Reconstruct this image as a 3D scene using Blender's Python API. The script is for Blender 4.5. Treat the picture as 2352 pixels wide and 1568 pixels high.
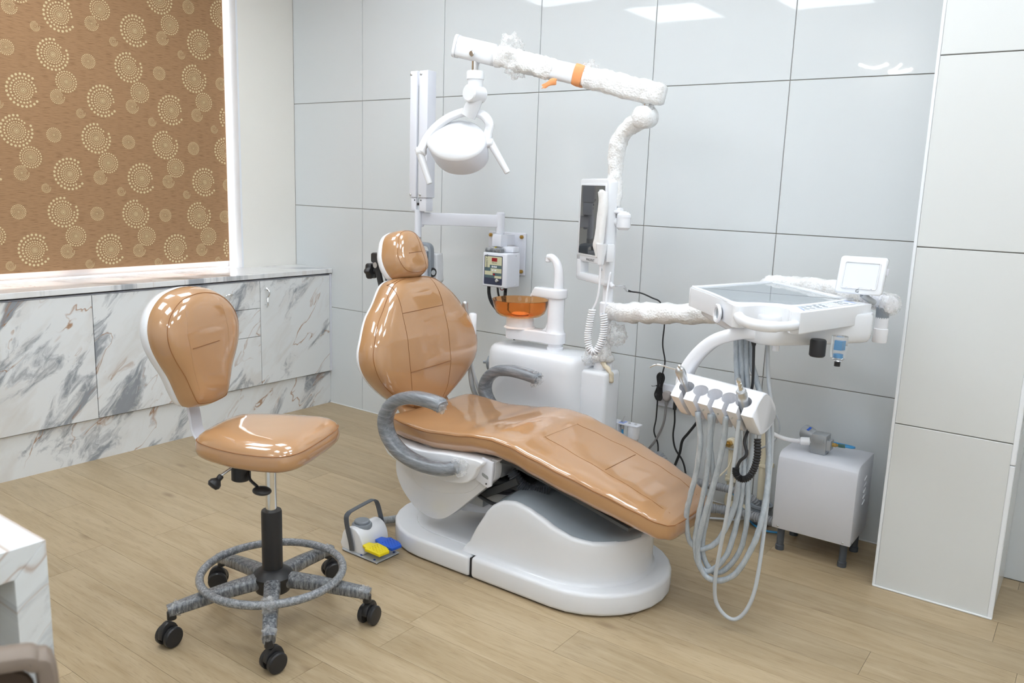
import bpy, bmesh, math, random
from mathutils import Vector, Matrix, noise as mnoise

random.seed(7)
PI = math.pi
scene = bpy.context.scene
for o in list(bpy.data.objects):
    bpy.data.objects.remove(o, do_unlink=True)
COL = scene.collection

# ------------------------------------------------------------------ camera
CAM = Vector((2.4545, -3.3516, 1.3425))
right = Vector((0.80712, 0.58943, 0.03339)); 
fwd = Vector((-0.57471, 0.79735, -0.18355)).normalized()
right = (right - fwd * right.dot(fwd)).normalized()
up = right.cross(fwd)
cd = bpy.data.cameras.new('camera')
cam = bpy.data.objects.new('camera', cd); COL.objects.link(cam)
cam.matrix_world = Matrix(((right.x, up.x, -fwd.x, CAM.x), (right.y, up.y, -fwd.y, CAM.y),
                           (right.z, up.z, -fwd.z, CAM.z), (0, 0, 0, 1)))
cd.sensor_width = 36.0; cd.sensor_fit = 'HORIZONTAL'
cd.lens = 1884.49 / 2352 * 36
cd.clip_start = 0.02
cd.dof.use_dof = True; cd.dof.focus_distance = 3.1; cd.dof.aperture_fstop = 5.6
scene.camera = cam

# ------------------------------------------------------------------ light
world = bpy.data.worlds.new('sky'); scene.world = world
world.use_nodes = True
wb = world.node_tree.nodes['Background']
wb.inputs[0].default_value = (0.86, 0.93, 1.0, 1); wb.inputs[1].default_value = 4.5
sl = bpy.data.lights.new('sun', 'SUN'); sl.energy = 14.0; sl.angle = 0.01; sl.color = (1.0, 0.95, 0.88)
sun = bpy.data.objects.new('sun', sl); COL.objects.link(sun)
sun.rotation_euler = Vector((0.50, 0.62, -0.75)).to_track_quat('-Z', 'Y').to_euler()
PANEL_STRENGTH = 10.5
vs = scene.view_settings
vs.view_transform = 'Standard'; vs.look = 'None'; vs.gamma = 1.0; vs.exposure = 0.0
vs.use_curve_mapping = False

# ------------------------------------------------------------------ helpers
def V(*a): return Vector(a)

class G:
    """collects verts/faces of one part"""
    def __init__(s): s.v = []; s.f = []
    def add(s, v, f):
        n = len(s.v); s.v += [Vector(p) for p in v]; s.f += [[i + n for i in q] for q in f]; return s
    def bm(s, bm):
        bm.verts.index_update()
        s.add([v.co.copy() for v in bm.verts], [[v.index for v in f.verts] for f in bm.faces]); bm.free(); return s
    def xf(s, M):
        s.v = [M @ p for p in s.v]; return s
    def box(s, x0, x1, y0, y1, z0, z1, r=0, seg=2, M=None):
        bm = bmesh.new(); bmesh.ops.create_cube(bm, size=1)
        for v in bm.verts:
            v.co = Vector(((x0 + x1) / 2 + v.co.x * (x1 - x0), (y0 + y1) / 2 + v.co.y * (y1 - y0), (z0 + z1) / 2 + v.co.z * (z1 - z0)))
        if r > 0:
            bmesh.ops.bevel(bm, geom=bm.edges[:], offset=min(r, .49 * min(abs(x1 - x0), abs(y1 - y0), abs(z1 - z0))), segments=seg, profile=0.5, affect='EDGES', clamp_overlap=True)
        if M is not None: bm.transform(M)
        return s.bm(bm)
    def prism(s, pts, d0, d1, f3, r=0, seg=2, ang=30):
        """closed 2D outline extruded from d0 to d1; f3(u,v,d) -> 3D"""
        bm = bmesh.new()
        a = [bm.verts.new(f3(p[0], p[1], d0)) for p in pts]
        b = [bm.verts.new(f3(p[0], p[1], d1)) for p in pts]
        n = len(pts)
        bm.faces.new(a); bm.faces.new(b[::-1])
        for i in range(n): bm.faces.new((a[i], b[i], b[(i + 1) % n], a[(i + 1) % n]))
        bmesh.ops.recalc_face_normals(bm, faces=bm.faces[:])
        if r > 0:
            bm.normal_update()
            ed = [e for e in bm.edges if len(e.link_faces) == 2 and e.calc_face_angle(0) > math.radians(ang)]
            bmesh.ops.bevel(bm, geom=ed, offset=r, segments=seg, profile=0.5, affect='EDGES', clamp_overlap=True)
        return s.bm(bm)
    def loft(s, rings, cap=True, closed=False):
        n = len(rings[0]); m = len(rings); base = len(s.v)
        for r in rings: s.v += [Vector(p) for p in r]
        for k in range(m if closed else m - 1):
            k2 = (k + 1) % m
            for i in range(n):
                j = (i + 1) % n
                s.f.append([base + k * n + i, base + k * n + j, base + k2 * n + j, base + k2 * n + i])
        if cap and not closed:
            s.f.append([base + i for i in range(n)][::-1]); s.f.append([base + (m - 1) * n + i for i in range(n)])
        return s
    def tube(s, pts, r, n=8, res=6, closed=False, cap=True, smooth=True, flat=None):
        """swept tube; r number or function of t in 0..1; flat=(a,b,upvector) elliptic section"""
        P = spline(pts, res, closed) if smooth and len(pts) > 2 else [Vector(p) for p in pts]
        m = len(P); rings = []
        T = []
        for i in range(m):
            if closed: t = P[(i + 1) % m] - P[i - 1]
            else: t = P[min(i + 1, m - 1)] - P[max(i - 1, 0)]
            T.append(t.normalized() if t.length > 1e-9 else Vector((0, 0, 1)))
        ref = Vector(flat[2]) if flat else (Vector((0, 0, 1)) if abs(T[0].z) < .9 else Vector((1, 0, 0)))
        nrm = (ref - T[0] * ref.dot(T[0])).normalized()
        for i in range(m):
            if flat: nrm = (ref - T[i] * ref.dot(T[i])); nrm = nrm.normalized() if nrm.length > 1e-6 else Vector((1, 0, 0))
            else:
                nrm = nrm - T[i] * nrm.dot(T[i]); nrm.normalize()
            b = T[i].cross(nrm)
            rr = r(i / max(m - 1, 1)) if callable(r) else r
            if flat:
                a_, b_ = flat[0] * rr, flat[1] * rr
                ring = []
                for k in range(n):
                    c, sn = math.cos(2 * PI * k / n), math.sin(2 * PI * k / n)
                    e = flat[3] if len(flat) > 3 else 1.0
                    c = math.copysign(abs(c) ** e, c); sn = math.copysign(abs(sn) ** e, sn)
                    ring.append(P[i] + nrm * (a_ * c) + b * (b_ * sn))
            else:
                ring = [P[i] + (nrm * math.cos(2 * PI * k / n) + b * math.sin(2 * PI * k / n)) * rr for k in range(n)]
            rings.append(ring)
        return s.loft(rings, cap, closed)
    def lathe(s, prof, o, axis=(0, 0, 1), n=24, cap=True):
        """profile [(radius, height)] revolved round axis through o"""
        ax = Vector(axis).normalized(); q = ax.to_track_quat('Z', 'Y'); o = Vector(o)
        rings = [[o + q @ Vector((max(r, 1e-5) * math.cos(2 * PI * k / n), max(r, 1e-5) * math.sin(2 * PI * k / n), h)) for k in range(n)] for r, h in prof]
        return s.loft(rings, cap)
    def cyl(s, a, b, r, n=16, bev=0, r2=None):
        a = Vector(a); b = Vector(b); L = (b - a).length; r2 = r if r2 is None else r2
        pr = [(r - bev, 0), (r, bev), (r2, L - bev), (r2 - bev, L)] if bev else [(r, 0), (r2, L)]
        return s.lathe(pr, a, b - a, n)
    def ball(s, o, r, n=16, m=10, sc=(1, 1, 1)):
        o = Vector(o); rings = []
        for i in range(m + 1):
            th = PI * i / m; rr = max(math.sin(th), 1e-4) * r
            rings.append([o + Vector((rr * math.cos(2 * PI * k / n) * sc[0], rr * math.sin(2 * PI * k / n) * sc[1], -math.cos(th) * r * sc[2])) for k in range(n)])
        return s.loft(rings, True)
    def wobble(s, amp, freq, seed=0):
        for p in s.v:
            d = mnoise.noise_vector(p * freq + Vector((seed * 3.1, seed * 1.7, seed)))
            p += d * amp
        return s

def spline(pts, res=6, closed=False):
    P = [Vector(p) for p in pts]; n = len(P); out = []
    rng = range(n if closed else n - 1)
    for i in rng:
        p0 = P[(i - 1) % n] if (closed or i > 0) else P[0] * 2 - P[1]
        p1 = P[i]; p2 = P[(i + 1) % n]
        p3 = P[(i + 2) % n] if (closed or i + 2 < n) else P[n - 1] * 2 - P[n - 2]
        for k in range(res):
            t = k / res
            out.append(0.5 * ((2 * p1) + (p2 - p0) * t + (2 * p0 - 5 * p1 + 4 * p2 - p3) * t * t + (3 * p1 - p0 - 3 * p2 + p3) * t ** 3))
    if not closed: out.append(P[-1].copy())
    return out

def out2(pts, res=5):
    return [(p.x, p.y) for p in spline([(a, b, 0) for a, b in pts], res, True)]

def rrect(x0, x1, y0, y1, r, n=5):
    o = []
    for cx, cy, a0 in ((x1 - r, y1 - r, 0), (x0 + r, y1 - r, 90), (x0 + r, y0 + r, 180), (x1 - r, y0 + r, 270)):
        for k in range(n + 1):
            a = math.radians(a0 + 90 * k / n); o.append((cx + r * math.cos(a), cy + r * math.sin(a)))
    return o

def interp(x, xs, ys):
    if x <= xs[0]: return ys[0]
    for i in range(len(xs) - 1):
        if x <= xs[i + 1]:
            t = (x - xs[i]) / (xs[i + 1] - xs[i]); t = t * t * (3 - 2 * t) * .5 + t * .5
            return ys[i] + (ys[i + 1] - ys[i]) * t
    return ys[-1]

def root_of(o):
    while o.parent is not None: o = o.parent
    return o

def mk(name, g, mat, parent=None, smooth=True, ang=38, label=None, kind=None, origin=None):
    """one mesh object; world coordinates in, stored relative to its root"""
    if parent is not None: o0 = root_of(parent).location.copy()
    else:
        if origin is not None: o0 = Vector(origin)
        else:
            xs = [p.x for p in g.v]; ys = [p.y for p in g.v]; zs = [p.z for p in g.v]
            o0 = Vector(((min(xs) + max(xs)) / 2, (min(ys) + max(ys)) / 2, min(zs)))
    me = bpy.data.meshes.new(name)
    me.from_pydata([tuple(p - o0) for p in g.v], [], g.f)
    bm = bmesh.new(); bm.from_mesh(me); bmesh.ops.recalc_face_normals(bm, faces=bm.faces[:]); bm.to_mesh(me); bm.free()
    me.materials.append(mat)
    if smooth:
        me.shade_smooth(); me.set_sharp_from_angle(angle=math.radians(ang))
    ob = bpy.data.objects.new(name, me); COL.objects.link(ob)
    if parent is not None: ob.parent = parent
    else: ob.location = o0
    if label: ob['label'] = label
    if kind: ob['kind'] = kind
    return ob

def tag(o, label, cat, group=None):
    o['label'] = label; o['category'] = cat
    if group: o['group'] = group
    return o

def thing(name, label, cat, loc=(0, 0, 0), group=None):
    o = bpy.data.objects.new(name, None); COL.objects.link(o); o.location = loc
    o.empty_display_size = .05
    return tag(o, label, cat, group)

def structure(name, g, mat, smooth=False, label=None):
    o = mk(name, g, mat, None, smooth, origin=(0, 0, 0)); o['kind'] = 'structure'
    if label: o['label'] = label
    return o

def text_part(name, body, size, mat, parent, M, align='CENTER'):
    """flat lettering as a mesh part; M maps text plane to world"""
    cu = bpy.data.curves.new(name, 'FONT'); cu.body = body; cu.size = size
    cu.align_x = align; cu.align_y = 'CENTER'; cu.extrude = 0.0002; cu.resolution_u = 3
    to = bpy.data.objects.new(name, cu); COL.objects.link(to)
    dg = bpy.context.evaluated_depsgraph_get(); dg.update()
    me = bpy.data.meshes.new_from_object(to.evaluated_get(dg))
    bpy.data.objects.remove(to, do_unlink=True)
    g = G(); g.add([M @ v.co for v in me.vertices], [list(p.vertices) for p in me.polygons])
    return mk(name, g, mat, parent, False)

def frame(o, x, y, z):
    x, y, z = Vector(x).normalized(), Vector(y).normalized(), Vector(z).normalized()
    return Matrix(((x.x, y.x, z.x, o[0]), (x.y, y.y, z.y, o[1]), (x.z, y.z, z.z, o[2]), (0, 0, 0, 1)))

def cushion(outline, prof, f3, ctr=(0, 0)):
    """padded shape: outline scaled about ctr by s at depth h for (s,h) in prof (front centre ... back centre)"""
    g = G(); rings = []
    for s_, h in prof:
        s_ = max(s_, .002)
        rings.append([f3(ctr[0] + (u - ctr[0]) * s_, ctr[1] + (v - ctr[1]) * s_, h) for u, v in outline])
    return g.loft(rings, True)

# ------------------------------------------------------------------ materials
def srgb(r, g, b):
    f = lambda c: (c / 255 / 12.92) if c / 255 <= .04045 else ((c / 255 + .055) / 1.055) ** 2.4
    return (f(r), f(g), f(b))

def mat(name, col, rough=.4, metal=0, coat=0, coat_r=.05, bump=None, spec=.5, trans=0, ior=1.45, alpha=1, var=None, sheen=0, emit=None):
    m = bpy.data.materials.new(name); m.use_nodes = True
    nt = m.node_tree; N = nt.nodes; L = nt.links; b = N['Principled BSDF']
    b.inputs['Base Color'].default_value = (*col, 1); b.inputs['Roughness'].default_value = rough
    b.inputs['Metallic'].default_value = metal; b.inputs['Coat Weight'].default_value = coat
    b.inputs['Coat Roughness'].default_value = coat_r; b.inputs['Specular IOR Level'].default_value = spec
    b.inputs['Transmission Weight'].default_value = trans; b.inputs['IOR'].default_value = ior
    b.inputs['Alpha'].default_value = alpha
    if sheen: b.inputs['Sheen Weight'].default_value = sheen
    if emit: b.inputs['Emission Color'].default_value = (*col, 1); b.inputs['Emission Strength'].default_value = emit
    tc = N.new('ShaderNodeTexCoord')
    if bump:
        nz = N.new('ShaderNodeTexNoise'); nz.inputs['Scale'].default_value = bump[0]; nz.inputs['Detail'].default_value = 3
        L.new(tc.outputs['Object'], nz.inputs['Vector'])
        bp = N.new('ShaderNodeBump'); bp.inputs['Strength'].default_value = bump[1]; bp.inputs['Distance'].default_value = bump[2] if len(bump) > 2 else .01
        L.new(nz.outputs['Fac'], bp.inputs['Height'])
        if len(bump) > 3 and bump[3] == 'coat': L.new(bp.outputs['Normal'], b.inputs['Coat Normal'])
        else: L.new(bp.outputs['Normal'], b.inputs['Normal'])
    if var:
        nz = N.new('ShaderNodeTexNoise'); nz.inputs['Scale'].default_value = var[0]; nz.inputs['Detail'].default_value = 4
        L.new(tc.outputs['Object'], nz.inputs['Vector'])
        mx = N.new('ShaderNodeMix'); mx.data_type = 'RGBA'
        mx.inputs[6].default_value = (*col, 1); mx.inputs[7].default_value = (*var[1], 1)
        L.new(nz.outputs['Fac'], mx.inputs[0]); L.new(mx.outputs[2], b.inputs['Base Color'])
    return m

def nodes(m): return m.node_tree.nodes, m.node_tree.links, m.node_tree.nodes['Principled BSDF']

def wood_mat():
    m = mat('oak_vinyl', (.5, .36, .22), .34, spec=.4); N, L, b = nodes(m)
    tc = N.new('ShaderNodeTexCoord'); oi = N.new('ShaderNodeObjectInfo')
    cm = N.new('ShaderNodeCombineXYZ')
    mu = N.new('ShaderNodeMath'); mu.operation = 'MULTIPLY'; mu.inputs[1].default_value = 37.0
    L.new(oi.outputs['Random'], mu.inputs[0]); L.new(mu.outputs[0], cm.inputs[0]); L.new(mu.outputs[0], cm.inputs[1])
    ad = N.new('ShaderNodeVectorMath'); ad.operation = 'ADD'
    L.new(tc.outputs['Object'], ad.inputs[0]); L.new(cm.outputs[0], ad.inputs[1])
    mp = N.new('ShaderNodeMapping'); mp.inputs['Scale'].default_value = (1.1, 9, 9); L.new(ad.outputs[0], mp.inputs[0])
    n1 = N.new('ShaderNodeTexNoise'); n1.inputs['Scale'].default_value = 2.2; n1.inputs['Detail'].default_value = 6; n1.inputs['Roughness'].default_value = .6; n1.inputs['Distortion'].default_value = 1.2
    L.new(mp.outputs[0], n1.inputs['Vector'])
    mp2 = N.new('ShaderNodeMapping'); mp2.inputs['Scale'].default_value = (9, 190, 190); L.new(ad.outputs[0], mp2.inputs[0])
    n2 = N.new('ShaderNodeTexNoise'); n2.inputs['Scale'].default_value = 1.5; n2.inputs['Detail'].default_value = 4
    L.new(mp2.outputs[0], n2.inputs['Vector'])
    r1 = N.new('ShaderNodeValToRGB'); e = r1.color_ramp.elements
    e[0].position = .28; e[0].color = (*srgb(164, 143, 111), 1); e[1].position = .72; e[1].color = (*srgb(184, 165, 135), 1)
    L.new(n1.outputs['Fac'], r1.inputs[0])
    r2 = N.new('ShaderNodeValToRGB'); e = r2.color_ramp.elements
    e[0].position = .30; e[0].color = (.50, .46, .43, 1); e[1].position = .44; e[1].color = (1, 1, 1, 1)
    L.new(n2.outputs['Fac'], r2.inputs[0])
    mx = N.new('ShaderNodeMix'); mx.data_type = 'RGBA'; mx.blend_type = 'MULTIPLY'; mx.inputs[0].default_value = .5
    L.new(r1.outputs[0], mx.inputs[6]); L.new(r2.outputs[0], mx.inputs[7])
    # sparse knots
    mp3 = N.new('ShaderNodeMapping'); mp3.inputs['Scale'].default_value = (2.2, 7, 7); L.new(ad.outputs[0], mp3.inputs[0])
    vo = N.new('ShaderNodeTexVoronoi'); vo.inputs['Scale'].default_value = 1.0; L.new(mp3.outputs[0], vo.inputs['Vector'])
    r3 = N.new('ShaderNodeValToRGB'); e = r3.color_ramp.elements
    e[0].position = .02; e[0].color = (.45, .38, .33, 1); e[1].position = .13; e[1].color = (1, 1, 1, 1)
    L.new(vo.outputs['Distance'], r3.inputs[0])
    m2 = N.new('ShaderNodeMix'); m2.data_type = 'RGBA'; m2.blend_type = 'MULTIPLY'; m2.inputs[0].default_value = .7
    L.new(mx.outputs[2], m2.inputs[6]); L.new(r3.outputs[0], m2.inputs[7])
    # plank to plank tone
    hs = N.new('ShaderNodeHueSaturation')
    mr = N.new('ShaderNodeMapRange'); mr.inputs[3].default_value = .93; mr.inputs[4].default_value = 1.07
    L.new(oi.outputs['Random'], mr.inputs[0]); L.new(mr.outputs[0], hs.inputs['Value']); L.new(m2.outputs[2], hs.inputs['Color'])
    L.new(hs.outputs[0], b.inputs['Base Color'])
    bp = N.new('ShaderNodeBump'); bp.inputs['Strength'].default_value = .12; bp.inputs['Distance'].default_value = .002
    L.new(n2.outputs['Fac'], bp.inputs['Height']); L.new(bp.outputs[0], b.inputs['Normal'])
    return m

def marble_mat(name, axes, seed=0, rough=.22, base=(.80, .82, .83), amount=1.0):
    """white laminate with diagonal grey and rust veining; axes maps object xyz to the pattern plane"""
    m = mat(name, base, rough, spec=.45); N, L, b = nodes(m)
    tc = N.new('ShaderNodeTexCoord'); sp = N.new('ShaderNodeSeparateXYZ'); L.new(tc.outputs['Object'], sp.inputs[0])
    cm = N.new('ShaderNodeCombineXYZ')
    L.new(sp.outputs[axes[0]], cm.inputs[0]); L.new(sp.outputs[axes[1]], cm.inputs[1])
    cm.inputs[2].default_value = seed
    mp = N.new('ShaderNodeMapping'); mp.inputs['Rotation'].default_value = (0, 0, math.radians(-48)); mp.inputs['Scale'].default_value = (1, 1, 1)
    mp.inputs['Location'].default_value = (seed * 1.3, seed * .7, 0)
    L.new(cm.outputs[0], mp.inputs[0])
    st = N.new('ShaderNodeMapping'); st.inputs['Scale'].default_value = (1.5, 4.2, 1); L.new(mp.outputs[0], st.inputs[0])
    wz = N.new('ShaderNodeTexNoise'); wz.inputs['Scale'].default_value = 1.6; wz.inputs['Detail'].default_value = 3
    L.new(st.outputs[0], wz.inputs['Vector'])
    wa = N.new('ShaderNodeVectorMath'); wa.operation = 'MULTIPLY_ADD'; wa.inputs[1].default_value = (.9, .9, 0)
    L.new(wz.outputs['Color'], wa.inputs[0]); L.new(st.outputs[0], wa.inputs[2])
    # broad smoky bands
    n1 = N.new('ShaderNodeTexNoise'); n1.inputs['Scale'].default_value = 1.25; n1.inputs['Detail'].default_value = 9; n1.inputs['Roughness'].default_value = .68
    L.new(wa.outputs[0], n1.inputs['Vector'])
    r1 = N.new('ShaderNodeValToRGB'); e = r1.color_ramp.elements
    e[0].position = .535; e[0].color = (0, 0, 0, 1); e[1].position = .62; e[1].color = (1, 1, 1, 1)
    L.new(n1.outputs['Fac'], r1.inputs[0])
    # thin rust veins
    n2 = N.new('ShaderNodeTexNoise'); n2.inputs['Scale'].default_value = .85; n2.inputs['Detail'].default_value = 5; n2.inputs['Roughness'].default_value = .55
    of = N.new('ShaderNodeVectorMath'); of.operation = 'ADD'; of.inputs[1].default_value = (5.2, 2.1, 1.4)
    L.new(wa.outputs[0], of.inputs[0]); L.new(of.outputs[0], n2.inputs['Vector'])
    r2 = N.new('ShaderNodeValToRGB'); e = r2.color_ramp.elements
    e[0].position = .492; e[0].color = (0, 0, 0, 1); e[1].position = .5; e[1].color = (1, 1, 1, 1)
    x = e.new(.509); x.color = (0, 0, 0, 1)
    L.new(n2.outputs['Fac'], r2.inputs[0])
    n4 = N.new('ShaderNodeTexNoise'); n4.inputs['Scale'].default_value = 2.3; n4.inputs['Detail'].default_value = 2
    L.new(of.outputs[0], n4.inputs['Vector'])
    r4 = N.new('ShaderNodeValToRGB'); e = r4.color_ramp.elements
    e[0].position = .42; e[0].color = (0, 0, 0, 1); e[1].position = .58; e[1].color = (1, 1, 1, 1); L.new(n4.outputs['Fac'], r4.inputs[0])
    v2 = N.new('ShaderNodeMath'); v2.operation = 'MULTIPLY'; L.new(r2.outputs[0], v2.inputs[0]); L.new(r4.outputs[0], v2.inputs[1])
    # pale warm clouds
    n3 = N.new('ShaderNodeTexNoise'); n3.inputs['Scale'].default_value = 2.6; n3.inputs['Detail'].default_value = 6
    L.new(wa.outputs[0], n3.inputs['Vector'])
    r3 = N.new('ShaderNodeValToRGB'); e = r3.color_ramp.elements
    e[0].position = .5; e[0].color = (0, 0, 0, 1); e[1].position = .75; e[1].color = (.45, .45, .45, 1); L.new(n3.outputs['Fac'], r3.inputs[0])
    def mixc(a, fac, colr, k):
        mu = N.new('ShaderNodeMath'); mu.operation = 'MULTIPLY'; mu.inputs[1].default_value = k * amount; L.new(fac, mu.inputs[0])
        mx = N.new('ShaderNodeMix'); mx.data_type = 'RGBA'; L.new(mu.outputs[0], mx.inputs[0])
        if isinstance(a, tuple): mx.inputs[6].default_value = (*a, 1)
        else: L.new(a, mx.inputs[6])
        mx.inputs[7].default_value = (*colr, 1); return mx.outputs[2]
    c = mixc(base, r3.outputs[0], srgb(196, 186, 174), .9)
    c = mixc(c, r1.outputs[0], srgb(104, 112, 124), .74)
    c = mixc(c, v2.outputs[0], srgb(164, 120, 82), .9)
    L.new(c, b.inputs['Base Color'])
    return m

def film_mat(name, col, streak=(.75, .77, .8), scale=(6, 60, 6), k=.55, rough=.25):
    """plastic tube under wound cling film: fine pale wrinkles and a glossy skin"""
    m = mat(name, col, rough, coat=.7, coat_r=.14); N, L, b = nodes(m)
    tc = N.new('ShaderNodeTexCoord'); mp = N.new('ShaderNodeMapping'); mp.inputs['Scale'].default_value = scale
    mp.inputs['Rotation'].default_value = (.5, .6, .35); L.new(tc.outputs['Object'], mp.inputs[0])
    nz = N.new('ShaderNodeTexNoise'); nz.inputs['Scale'].default_value = 2.0; nz.inputs['Detail'].default_value = 8; nz.inputs['Roughness'].default_value = .7; nz.inputs['Distortion'].default_value = .3
    L.new(mp.outputs[0], nz.inputs['Vector'])
    rp = N.new('ShaderNodeMapRange'); rp.inputs[1].default_value = .42; rp.inputs[2].default_value = .78; rp.inputs[3].default_value = 0; rp.inputs[4].default_value = k; L.new(nz.outputs['Fac'], rp.inputs[0])
    mx = N.new('ShaderNodeMix'); mx.data_type = 'RGBA'; L.new(rp.outputs[0], mx.inputs[0])
    mx.inputs[6].default_value = (*col, 1); mx.inputs[7].default_value = (*streak, 1); L.new(mx.outputs[2], b.inputs['Base Color'])
    bp = N.new('ShaderNodeBump'); bp.inputs['Strength'].default_value = .4; bp.inputs['Distance'].default_value = .004
    L.new(nz.outputs['Fac'], bp.inputs['Height']); L.new(bp.outputs[0], b.inputs['Coat Normal'])
    b2 = N.new('ShaderNodeBump'); b2.inputs['Strength'].default_value = .25; b2.inputs['Distance'].default_value = .004
    L.new(nz.outputs['Fac'], b2.inputs['Height']); L.new(b2.outputs[0], b.inputs['Normal'])
    return m

def bubble_mat():
    m = mat('bubble_wrap', (.88, .88, .88), .28, coat=.5, coat_r=.15, spec=.6); N, L, b = nodes(m)
    b.inputs['Subsurface Weight'].default_value = .15; b.inputs['Subsurface Radius'].default_value = (.01, .01, .01)
    tc = N.new('ShaderNodeTexCoord')
    vo = N.new('ShaderNodeTexVoronoi'); vo.inputs['Scale'].default_value = 130; L.new(tc.outputs['Object'], vo.inputs['Vector'])
    nz = N.new('ShaderNodeTexNoise'); nz.inputs['Scale'].default_value = 45; nz.inputs['Detail'].default_value = 6; L.new(tc.outputs['Object'], nz.inputs['Vector'])
    ad = N.new('ShaderNodeMath'); ad.operation = 'ADD'; L.new(vo.outputs['Distance'], ad.inputs[0]); L.new(nz.outputs['Fac'], ad.inputs[1])
    bp = N.new('ShaderNodeBump'); bp.inputs['Strength'].default_value = .45; bp.inputs['Distance'].default_value = .005
    L.new(ad.outputs[0], bp.inputs['Height']); L.new(bp.outputs[0], b.inputs['Normal'])
    rp = N.new('ShaderNodeValToRGB'); e = rp.color_ramp.elements
    e[0].position = .3; e[0].color = (.80, .79, .77, 1); e[1].position = .6; e[1].color = (.92, .925, .93, 1)
    L.new(nz.outputs['Fac'], rp.inputs[0]); L.new(rp.outputs[0], b.inputs['Base Color'])
    return m

def leather_mat():
    """tan vinyl under a taut clear plastic cover"""
    m = mat('tan_vinyl', srgb(190, 138, 90), .38, coat=1.0, coat_r=.03, spec=.45); N, L, b = nodes(m); b.inputs['Coat IOR'].default_value = 1.85
    tc = N.new('ShaderNodeTexCoord')
    nz = N.new('ShaderNodeTexNoise'); nz.inputs['Scale'].default_value = 5.5; nz.inputs['Detail'].default_value = 2; nz.inputs['Distortion'].default_value = .4
    L.new(tc.outputs['Object'], nz.inputs['Vector'])
    bp = N.new('ShaderNodeBump'); bp.inputs['Strength'].default_value = .10; bp.inputs['Distance'].default_value = .02
    L.new(nz.outputs['Fac'], bp.inputs['Height']); L.new(bp.outputs[0], b.inputs['Coat Normal'])
    gr = N.new('ShaderNodeTexNoise'); gr.inputs['Scale'].default_value = 420; L.new(tc.outputs['Object'], gr.inputs['Vector'])
    b2 = N.new('ShaderNodeBump'); b2.inputs['Strength'].default_value = .12; b2.inputs['Distance'].default_value = .001
    L.new(gr.outputs['Fac'], b2.inputs['Height']); L.new(b2.outputs[0], b.inputs['Normal'])
    n2 = N.new('ShaderNodeTexNoise'); n2.inputs['Scale'].default_value = 3.0; n2.inputs['Detail'].default_value = 3; L.new(tc.outputs['Object'], n2.inputs['Vector'])
    mx = N.new('ShaderNodeMix'); mx.data_type = 'RGBA'; L.new(n2.outputs['Fac'], mx.inputs[0])
    mx.inputs[6].default_value = (*srgb(176, 128, 83), 1); mx.inputs[7].default_value = (*srgb(189, 145, 101), 1)
    L.new(mx.outputs[2], b.inputs['Base Color'])
    return m

def blind_mat():
    m = mat('blind_fabric', srgb(168, 131, 94), .75, spec=.2, sheen=.1); N, L, b = nodes(m)
    tc = N.new('ShaderNodeTexCoord'); mp = N.new('ShaderNodeMapping'); mp.inputs['Scale'].default_value = (1, 22, 420); L.new(tc.outputs['Object'], mp.inputs[0])
    nz = N.new('ShaderNodeTexNoise'); nz.inputs['Scale'].default_value = 1; nz.inputs['Detail'].default_value = 3; L.new(mp.outputs[0], nz.inputs['Vector'])
    rp = N.new('ShaderNodeValToRGB'); e = rp.color_ramp.elements
    e[0].position = .28; e[0].color = (*srgb(126, 93, 64), 1); e[1].position = .5; e[1].color = (*srgb(163, 127, 93), 1)
    L.new(nz.outputs['Fac'], rp.inputs[0]); L.new(rp.outputs[0], b.inputs['Base Color'])
    return m

def crinkle_mat(name='clear_film', k=.3, colr=(.95, .96, .97)):
    """thin wrinkled plastic: mostly see-through, white where it creases"""
    m = bpy.data.materials.new(name); m.use_nodes = True; N = m.node_tree.nodes; L = m.node_tree.links
    N.remove(N['Principled BSDF']); out = N['Material Output']
    tc = N.new('ShaderNodeTexCoord'); nz = N.new('ShaderNodeTexNoise'); nz.inputs['Scale'].default_value = 55; nz.inputs['Detail'].default_value = 4
    L.new(tc.outputs['Object'], nz.inputs['Vector'])
    rp = N.new('ShaderNodeMapRange'); rp.inputs[1].default_value = .35; rp.inputs[2].default_value = .7; rp.inputs[3].default_value = k * .3; rp.inputs[4].default_value = min(1, k * 1.6)
    L.new(nz.outputs['Fac'], rp.inputs[0])
    tr = N.new('ShaderNodeBsdfTransparent'); df = N.new('ShaderNodeBsdfDiffuse'); df.inputs[0].default_value = (*colr, 1)
    tl = N.new('ShaderNodeBsdfTranslucent'); tl.inputs[0].default_value = (*colr, 1); gl_ = N.new('ShaderNodeBsdfGlossy'); gl_.inputs['Roughness'].default_value = .12
    bp = N.new('ShaderNodeBump'); bp.inputs['Strength'].default_value = .7; bp.inputs['Distance'].default_value = .01; L.new(nz.outputs['Fac'], bp.inputs['Height']); L.new(bp.outputs[0], gl_.inputs['Normal'])
    m1 = N.new('ShaderNodeMixShader'); m1.inputs[0].default_value = .5; L.new(df.outputs[0], m1.inputs[1]); L.new(tl.outputs[0], m1.inputs[2])
    m2 = N.new('ShaderNodeMixShader'); m2.inputs[0].default_value = .12; L.new(m1.outputs[0], m2.inputs[1]); L.new(gl_.outputs[0], m2.inputs[2])
    m3 = N.new('ShaderNodeMixShader'); L.new(rp.outputs[0], m3.inputs[0]); L.new(tr.outputs[0], m3.inputs[1]); L.new(m2.outputs[0], m3.inputs[2])
    L.new(m3.outputs[0], out.inputs[0])
    return m

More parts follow.
